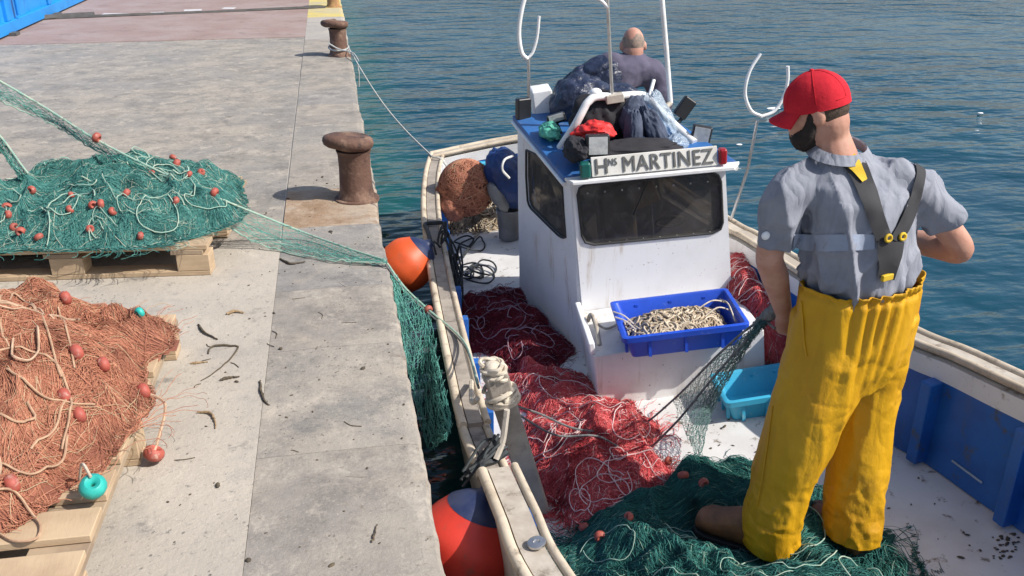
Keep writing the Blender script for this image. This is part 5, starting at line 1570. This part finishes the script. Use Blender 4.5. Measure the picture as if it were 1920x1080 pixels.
# gaping waist at his right, orange inside
q = [aty(1700, 520, YM - .02), aty(1716, 545, YM - .02), aty(1712, 590, YM - .03), aty(1704, 655, YM - .03)]
MB().tube(crv(q, 20), [.010 + .008 * math.sin(i / 19 * 3.14) for i in range(20)], 8).obj('side_flap', M['orange_lining'], trs, True)
# boots
def boot(heel, toe, sole_z, nm='boot', leg_to=None):
    mb = MB(); d_ = np.array([toe[0] - heel[0], toe[1] - heel[1], 0.]); Lb = np.linalg.norm(d_); d_ /= Lb; l2 = A(-d_[1], d_[0], 0)
    rs = []
    for t_, w_, h_ in ((-.02, .025, .055), (0.0, .042, .10), (.12, .050, .15), (.35, .050, .165), (.52, .055, .14), (.70, .060, .112), (.88, .058, .096), (.97, .042, .078), (1.0, .026, .058)):
        c = A(heel[0], heel[1], sole_z) + d_ * t_ * Lb
        rs.append([c + l2 * w_ * math.cos(a) + A(0, 0, h_ * (.5 + .5 * math.sin(a)) * (1 if math.sin(a) > 0 else 1)) for a in np.arange(16) * 2 * math.pi / 16])
    mb.rings(rs)
    ol = [(-.03, .02), (0, .038), (.15, .046), (.4, .044), (.6, .056), (.8, .062), (.94, .052), (1.02, .026)]
    pl = [A(heel[0], heel[1], 0) + d_ * t_ * Lb + l2 * w_ for t_, w_ in ol] + [A(heel[0], heel[1], 0) + d_ * t_ * Lb - l2 * w_ for t_, w_ in ol[::-1]]
    MB().prism([tuple(p_[:2]) for p_ in pl], sole_z - .016, sole_z + .012).obj('sole', M['gasket'], man, bev=.004)
    c = A(heel[0], heel[1], sole_z + .05) + d_ * .2 * Lb
    limb(mb, [c, c + A(0, 0, .08), np.array(leg_to)], [.045, .047, .055], 12, 16)
    return fuse(nm, mb, .006, M['boot'], man, 3)
tL = atz(1322, 972, -.47); hL = atz(1436, 1046, -.50)
boot((1.225, 2.372), (1.025, 2.585), -.572, leg_to=A(1.207, 2.385, -.40))
boot((1.515, 2.275), (1.44, 2.53), -.555, leg_to=A(1.497, 2.335, -.42))

# second man bending over in the stern
Y2 = 5.6
m2 = thing('person', 'grey haired man in dark clothes bending over behind the wheelhouse', 'person', (1.45, Y2, dk(1.45, Y2)))
hd2 = aty(1187, 80, Y2 + .04); nk2 = aty(1186, 108, Y2 + .01)
hip2 = aty(1092, 172, Y2 + .02); ch2 = aty(1172, 140, Y2); 
shl2 = aty(1140, 122, Y2); shr2 = aty(1222, 132, Y2); elr2 = aty(1243, 185, Y2 - .02)
look2 = A(.15, .96, -.25); look2 /= np.linalg.norm(look2); l2 = np.cross(look2, A(0, 0, 1)); l2 /= np.linalg.norm(l2); u2 = np.cross(l2, look2)
HR2 = Matrix(((look2[0], -l2[0], u2[0]), (look2[1], -l2[1], u2[1]), (look2[2], -l2[2], u2[2])))
mb = MB()
ellipsoid(hd2, (.088, .070, .094), mb, 24, 16, HR2)
ellipsoid(hd2 + look2 * .035 - u2 * .055, (.055, .050, .055), mb, 16, 10, HR2)
for s2 in (-1, 1): ellipsoid(hd2 + l2 * s2 * .078 - u2 * .022, (.020, .010, .030), mb, 12, 8, HR2)
limb(mb, [hd2 + look2 * .085 + u2 * .01, hd2 + look2 * .10 - u2 * .025], [.010, .014], 6, 8)
limb(mb, [hd2 - u2 * .05 - look2 * .02, nk2, nk2 - A(.01, 0, .06)], [.064, .064, .075], 12, 14)
limb(mb, [hip2, (hip2 + ch2) / 2, ch2, nk2 - A(0, 0, .06)], [.12, .12, .12, .08], 20, 16)
har = elr2 + A(.03, .12, -.22); hal = aty(1150, 260, Y2 + .35)
limb(mb, [ch2, shr2, (shr2 + elr2) / 2, elr2, (elr2 + har) / 2, har], [.06, .058, .05, .045, .042, .03], 30, 14)
limb(mb, [ch2, shl2, shl2 + A(.02, .12, -.12), shl2 + A(.08, .28, -.2), hal], [.06, .058, .05, .045, .03], 30, 14)
hand(mb, har, A(.1, .4, -.9), A(-.7, .5, 0), 1); hand(mb, hal, A(.1, .5, -.9), A(.7, .5, 0), -1)
for s2 in (-1, 1):
    limb(mb, [hip2 + A(.07 * s2, 0, -.02), hip2 + A(.10 * s2 + .02, .05, -.46), hip2 + A(.11 * s2, -.02, -.90)], [.09, .06, .045], 14, 12)
fuse('body', mb, .008, M['skin_old'], m2, 3)
mb = MB(); ellipsoid(hd2 - look2 * .003, (.089, .0715, .095), mb, 24, 14, HR2)
o = fuse('hair', mb, .008, M['grey_hair'], m2, 1)
bm = bmesh.new(); bm.from_mesh(o.data)
kill = [f for f in bm.faces if (np.array(f.calc_center_median()) - hd2) @ look2 > .03 or not (-.058 < (np.array(f.calc_center_median()) - hd2) @ u2 < .030 + .02 * math.sin(60 * f.calc_center_median()[0]))]
bmesh.ops.delete(bm, geom=kill, context='FACES'); bm.to_mesh(o.data); bm.free()
mb = MB()
limb(mb, [aty(1128, 158, Y2), aty(1160, 143, Y2), aty(1190, 128, Y2)], [.12, .138, .105], 20, 20)
limb(mb, [ch2, shr2 + A(-.01, 0, -.01), (shr2 + elr2) / 2, elr2, elr2 * .4 + har * .6], [.09, .085, .075, .062, .052], 30, 16)
limb(mb, [ch2, shl2, shl2 + A(.02, .12, -.12), shl2 + A(.08, .28, -.2)], [.09, .08, .07, .06], 24, 16)
limb(mb, [nk2 - A(0.005, 0, .05), nk2 - A(0, 0, .012)], [.088, .072], 8, 16)
fuse('shirt', mb, .01, M['shirt_dusk'], m2, 3, lambda v: (.45 - np.abs(fbm(v * A(9, 9, 9) + 4, 5, 2) - .5) * 2) * .02)
mb = MB()
limb(mb, [aty(1062, 185, Y2 + .0), aty(1092, 164, Y2 + .0), aty(1136, 146, Y2 - .01)], [.10, .130, .140], 20, 20)
for s2 in (-1, 1):
    limb(mb, [hip2 + A(.07 * s2, 0, -.02), hip2 + A(.10 * s2 + .02, .04, -.46), hip2 + A(.11 * s2, -.02, -.86)], [.13, .10, .085], 18, 16)
fuse('overtrousers', mb, .01, M['navy_cloth'], m2, 3, lambda v: (fbm(v * 9 + 1, 7, 3) - .5) * .055 - (1 - np.abs(2 * fbm(v * 7 + 8, 17, 2) - 1)) ** 8 * .018)
for s2 in (-1, 1):
    mb = MB(); c = hip2 + A(.11 * s2, -.02, 0); c[2] = dk(c[0], c[1])
    limb(mb, [c + A(0, -.05, .045), c + A(0, .08, .045), c + A(0, .17, .035)], [.042, .045, .035], 10, 12); limb(mb, [c + A(0, 0, .05), c + A(0, 0, .2)], [.05, .055], 8, 12)
    fuse('boot', mb, .008, M['boot'], m2, 2)

# ------------------------------------------------------------------ the net being hauled: quay -> rail -> man
def veil(name, Ea, Eb, nu, nv, r, material, parent, sag=0.0, seed=1, jitter=.004, long_n=0):
    rng = np.random.default_rng(seed)
    Pa = crv(Ea, nu); Pb = crv(Eb, nu)
    t = np.linspace(0, 1, nv)[None, :, None]
    G = Pa[:, None] * (1 - t) + Pb[:, None] * t
    G[..., 2] -= sag * np.sin(t[..., 0] * math.pi)
    G = G + rng.normal(0, jitter, G.shape)
    sets = []
    Ld = nv
    for s_ in (1, -1):
        for i0 in range(-nv + 1, nu, 1):
            idx = i0 + np.arange(nv) if s_ == 1 else i0 + nv - 1 - np.arange(nv)
            idx = np.clip(idx, 0, nu - 1)
            sets.append(G[idx, np.arange(nv)])
    strands('mesh', np.array(sets), r, material, parent, rng.random(len(sets)) * .9)
    if long_n:
        tt = rng.random(long_n) ** .7; P = []
        for q in tt:
            wob = .10 * np.sin(np.linspace(0, rng.uniform(4, 14), nu) + rng.random() * 6)
            qq = np.clip(q + wob, 0, 1)[:, None]
            P.append(Pa * (1 - qq) + Pb * qq - A(0, 0, sag) * np.sin(qq * math.pi) + rng.normal(0, .003, (nu, 3)))
        strands('thread', np.array(P), r * 1.3, material, parent, rng.random(long_n))
haul = thing('hauled_net', 'thin green net stretched across the quay to the boat rail', 'fishing net', (-.4, 4.3, .1))
hA = [aty(-60, 120, 4.95), aty(0, 152, 4.9), aty(90, 205, 4.9), aty(181, 262, 4.72), aty(300, 322, 4.55), aty(402, 368, 4.38), atz(560, 432, .05), atz(650, 465, .03), atz(722, 488, .03)]
hB = [aty(-60, 170, 4.95), aty(0, 190, 4.9), aty(90, 228, 4.9), aty(181, 283, 4.72), aty(300, 345, 4.52), aty(395, 405, 4.34), atz(500, 462, .02), atz(620, 487, .015), atz(724, 494, .02)]
veil('net', hA, hB, 110, 10, .0009, M['net_veil'], haul, 0, 3, .006, 12)
MB().tube(crv(hA, 90), .005, 6).obj('head_rope', M['rope_teal'], haul, True)
MB().tube(crv(hB, 90) + RNG.normal(0, .004, (90, 3)), .0035, 5).obj('foot_rope', M['rope_teal'], haul, True)
ht = crv(hA, 90)
for p_, y_ in (((181, 258), 4.71), ((402, 361), 4.37)): float_part(aty(*p_, y_), haul, .03, ax=A(1, -.4, -.5))
# over the edge, down to the rail and on to the post
q811 = gpt(811, 590) + A(-.02, 0, .03); qp = pt - axn * .05 + A(-.07, .0, 0)
eA = [atz(722, 488, .03), aty(760, 540, 3.97), q811, gpt(860, 650) + A(.02, 0, .03), qp]
MB().tube(crv(eA, 60), .005, 6).obj('head_rope', M['rope_teal'], haul, True)
MB().tube(crv([p_ + A(.0, -.02, -.012) for p_ in eA], 60), .005, 6).obj('foot_rope', M['rope_grey'], haul, True)
float_part(q811, haul, .026, ax=A(.4, -1, -.3))
vA = [atz(722, 490, .02), aty(762, 545, 3.95), q811 + A(0, 0, -.01), gpt(835, 680) + A(-.03, 0, 0), gpt(862, 790) + A(-.03, 0, -.01)]
vB = [A(.01, 3.95, -.05), A(.03, 3.72, -.30), A(.055, 3.45, -.45), A(.075, 3.1, -.45), A(.11, 2.80, -.22)]
veil('net', vA, vB, 52, 18, .0010, M['net_veil'], haul, 0, 5, .007, 12)
# second run of the same net hanging into the pile
t2 = thing('hauled_net', 'loose green net strand slanting from the left frame edge onto the teal heap', 'fishing net', (-1.7, 4.6, .2))
gA = [aty(-40, 225, 4.7), aty(0, 255, 4.68), aty(50, 322, 4.66), aty(97, 372, 4.62)]
gB = [aty(-40, 260, 4.7), aty(0, 285, 4.68), aty(45, 345, 4.66), aty(92, 380, 4.62)]
veil('net', gA, gB, 60, 9, .0014, M['net_veil'], t2, 0, 8, .003, 8)
MB().tube(crv(gA, 40), .005, 6).obj('head_rope', M['rope_teal'], t2, True)
# from the post across the deck to the man's hands
hh = haL + A(-.01, .03, -.07)
p1 = atd(1190, 806, .03); p2 = atd(1195, 850, .03)
h2 = thing('hauled_net', 'grey net ropes drawn up from the red net into the man\'s hand', 'fishing net', (1.1, 2.9, -.55))
ra = [pt - axn * .16, atz(1010, 775, -.35), atz(1090, 806, -.45), p1 + A(0, 0, .01), atz(1262, 750, -.40), aty(1350, 662, 2.85), aty(1420, 605, 2.72), hh]
rb = [pt - axn * .18, atz(1040, 815, -.42), atz(1120, 818, -.45), p2, atz(1260, 800, -.42), aty(1340, 705, 2.80), aty(1425, 612, 2.70), hh]
MB().tube(crv(ra, 80), .0048, 6).obj('rope', M['rope_grey'], h2, True)
MB().tube(crv(rb, 80), .0048, 6).obj('rope', M['rope_grey'], h2, True)
va = [aty(1440, 590, 2.70), aty(1400, 625, 2.74), atz(1330, 680, -.22), atz(1262, 752, -.40)]
vb = [aty(1445, 598, 2.69), aty(1410, 640, 2.70), atz(1340, 760, -.42), atz(1310, 870, -.53)]
veil('net', va, vb, 70, 26, .0010, M['net_smoke'], h2, .0, 12, .004, 14)
lum = MB(); limb(lum, [aty(1462, 572, 2.66), aty(1440, 592, 2.70), aty(1418, 608, 2.73)], [.022, .024, .014], 16, 12)
fuse('gathered_net', lum, .004, M['rope_grey'], h2, 1, lambda v: (fbm(v * 130, 3, 2) - .5) * .010)

# ------------------------------------------------------------------ debris on the quay
def twig(label, pts, r, m_, group=None):
    P = crv([A(*atz(px, py, .006)[:2], r * .7 + z_ * .6) for px, py, z_ in pts], 24)
    P = P + RNG.normal(0, .0012, P.shape) * A(1, 1, .3)
    o_ = MB().tube(P, np.interp(np.linspace(0, 1, 24), [0, .3, 1], [r * .6, r, r * .4]), 6).obj('seaweed', m_, None, True)
    return tag(o_, label, 'seaweed', group)
twig('short thick dark seaweed stem, uppermost of the strands on the pale slab', [(372, 608, 0), (382, 622, .004), (408, 636, 0)], .006, M['weed'])
twig('long hooked strand of dark seaweed trailing down the pale slab', [(390, 662, 0), (398, 650, .008), (425, 647, .004), (446, 650, 0), (432, 672, .006), (405, 695, .003), (378, 712, 0)], .0042, M['weed'])
twig('dark L shaped seaweed strand lying by the edge stones', [(488, 712, 0), (490, 735, .004), (497, 752, .002), (505, 758, 0)], .005, M['weed'])
twig('tan curled piece of dried seaweed near the salmon net', [(370, 772, 0), (392, 774, .006), (402, 785, .004), (404, 802, 0)], .005, M['weed_tan'])
twig('flat tan seaweed bit left of the long hooked strand', [(358, 680, 0), (372, 679, .001), (388, 677, 0)], .005, M['weed_tan'])
twig('forked brown seaweed scrap below the long hooked strand', [(412, 712, 0), (428, 708, .004), (448, 705, 0)], .006, M['weed'])
twig('thin straight dark twig on the nearest edge stone', [(697, 1014, 0), (702, 998, .002), (708, 980, 0)], .003, M['weed'])
twig('dark curved seaweed strand under the hauled net', [(525, 484, 0), (545, 494, .004), (572, 490, 0)], .006, M['weed'])
twig('crumbly brown seaweed tuft on the slab beside the far pallet', [(425, 588, 0), (440, 584, .006), (457, 586, 0)], .007, M['weed_tan'])
twig('thin dark stick poking from the salmon net at bottom left', [(80, 1014, .16), (70, 1040, .15), (60, 1068, .145)], .004, M['weed'])
# nameless crumbs
mb = MB()
rng = np.random.default_rng(5)
for i in range(120):
    x_ = -rng.random() ** 1.2 * .75 - .03; y_ = rng.uniform(1.75, 5.6)
    s2 = rng.uniform(.0015, .004) if i > 14 else rng.uniform(.005, .008)
    ellipsoid((x_, y_, s2 * .5), (s2 * rng.uniform(.8, 2.2), s2 * rng.uniform(.7, 1.4), s2 * .7), mb, 7, 5, Matrix.Rotation(rng.random() * 3, 3, 'Z'))
for i in range(16):
    x_ = rng.uniform(-.75, -.2); y_ = rng.uniform(2.3, 4.2); a = rng.random() * 6.28; L_ = rng.uniform(.012, .035)
    d_ = A(math.cos(a), math.sin(a), 0) * L_
    mb.tube(crv([A(x_, y_, .0015) - d_, A(x_ + rng.normal(0, .006), y_ + rng.normal(0, .006), .002), A(x_, y_, .0015) + d_], 7), .0018, 4)
tag(mb.obj('debris', M['weed'], None, True), 'scattered dark seaweed crumbs and grit on the quay', 'debris', kind='stuff')
mb = MB()
for i in range(150):
    x_, y_ = rng.uniform(.9, 1.95), rng.uniform(2.1, 3.5)
    s2 = rng.uniform(.002, .006)
    ellipsoid((x_, y_, dk(x_, y_) + .006), (s2 * rng.uniform(.8, 3), s2, s2 * .6), mb, 6, 4, Matrix.Rotation(rng.random() * 3, 3, 'Z'))
for i in range(40):
    q = atd(rng.uniform(1860, 1910), rng.uniform(1000, 1050), .0)
    s2 = rng.uniform(.0025, .006); ellipsoid(q + A(0, 0, .004), (s2 * 1.6, s2, s2 * .6), mb, 6, 4)
tag(mb.obj('debris', M['weed'], None, True), 'dark fish scraps and grit scattered over the white deck', 'debris', kind='stuff')
# foam flecks floating on the water
for (px_, py_, s2, lb) in ((1450, 203, .14, 'largest white foam scrap afloat, behind the right crutch fork'), (1386, 271, .055, 'small white foam scrap afloat left of the crutch stem'), (1838, 212, .06, 'white foam scrap floating at far right of the water')):
    q = atz(px_, py_, -.895)
    tag(lumpy('foam_scrap', q, (s2 * .6, s2 * .4, .007), M['foam'], None, int(s2 * 1000), .5, 3, 16, 8), lb, 'foam scrap')
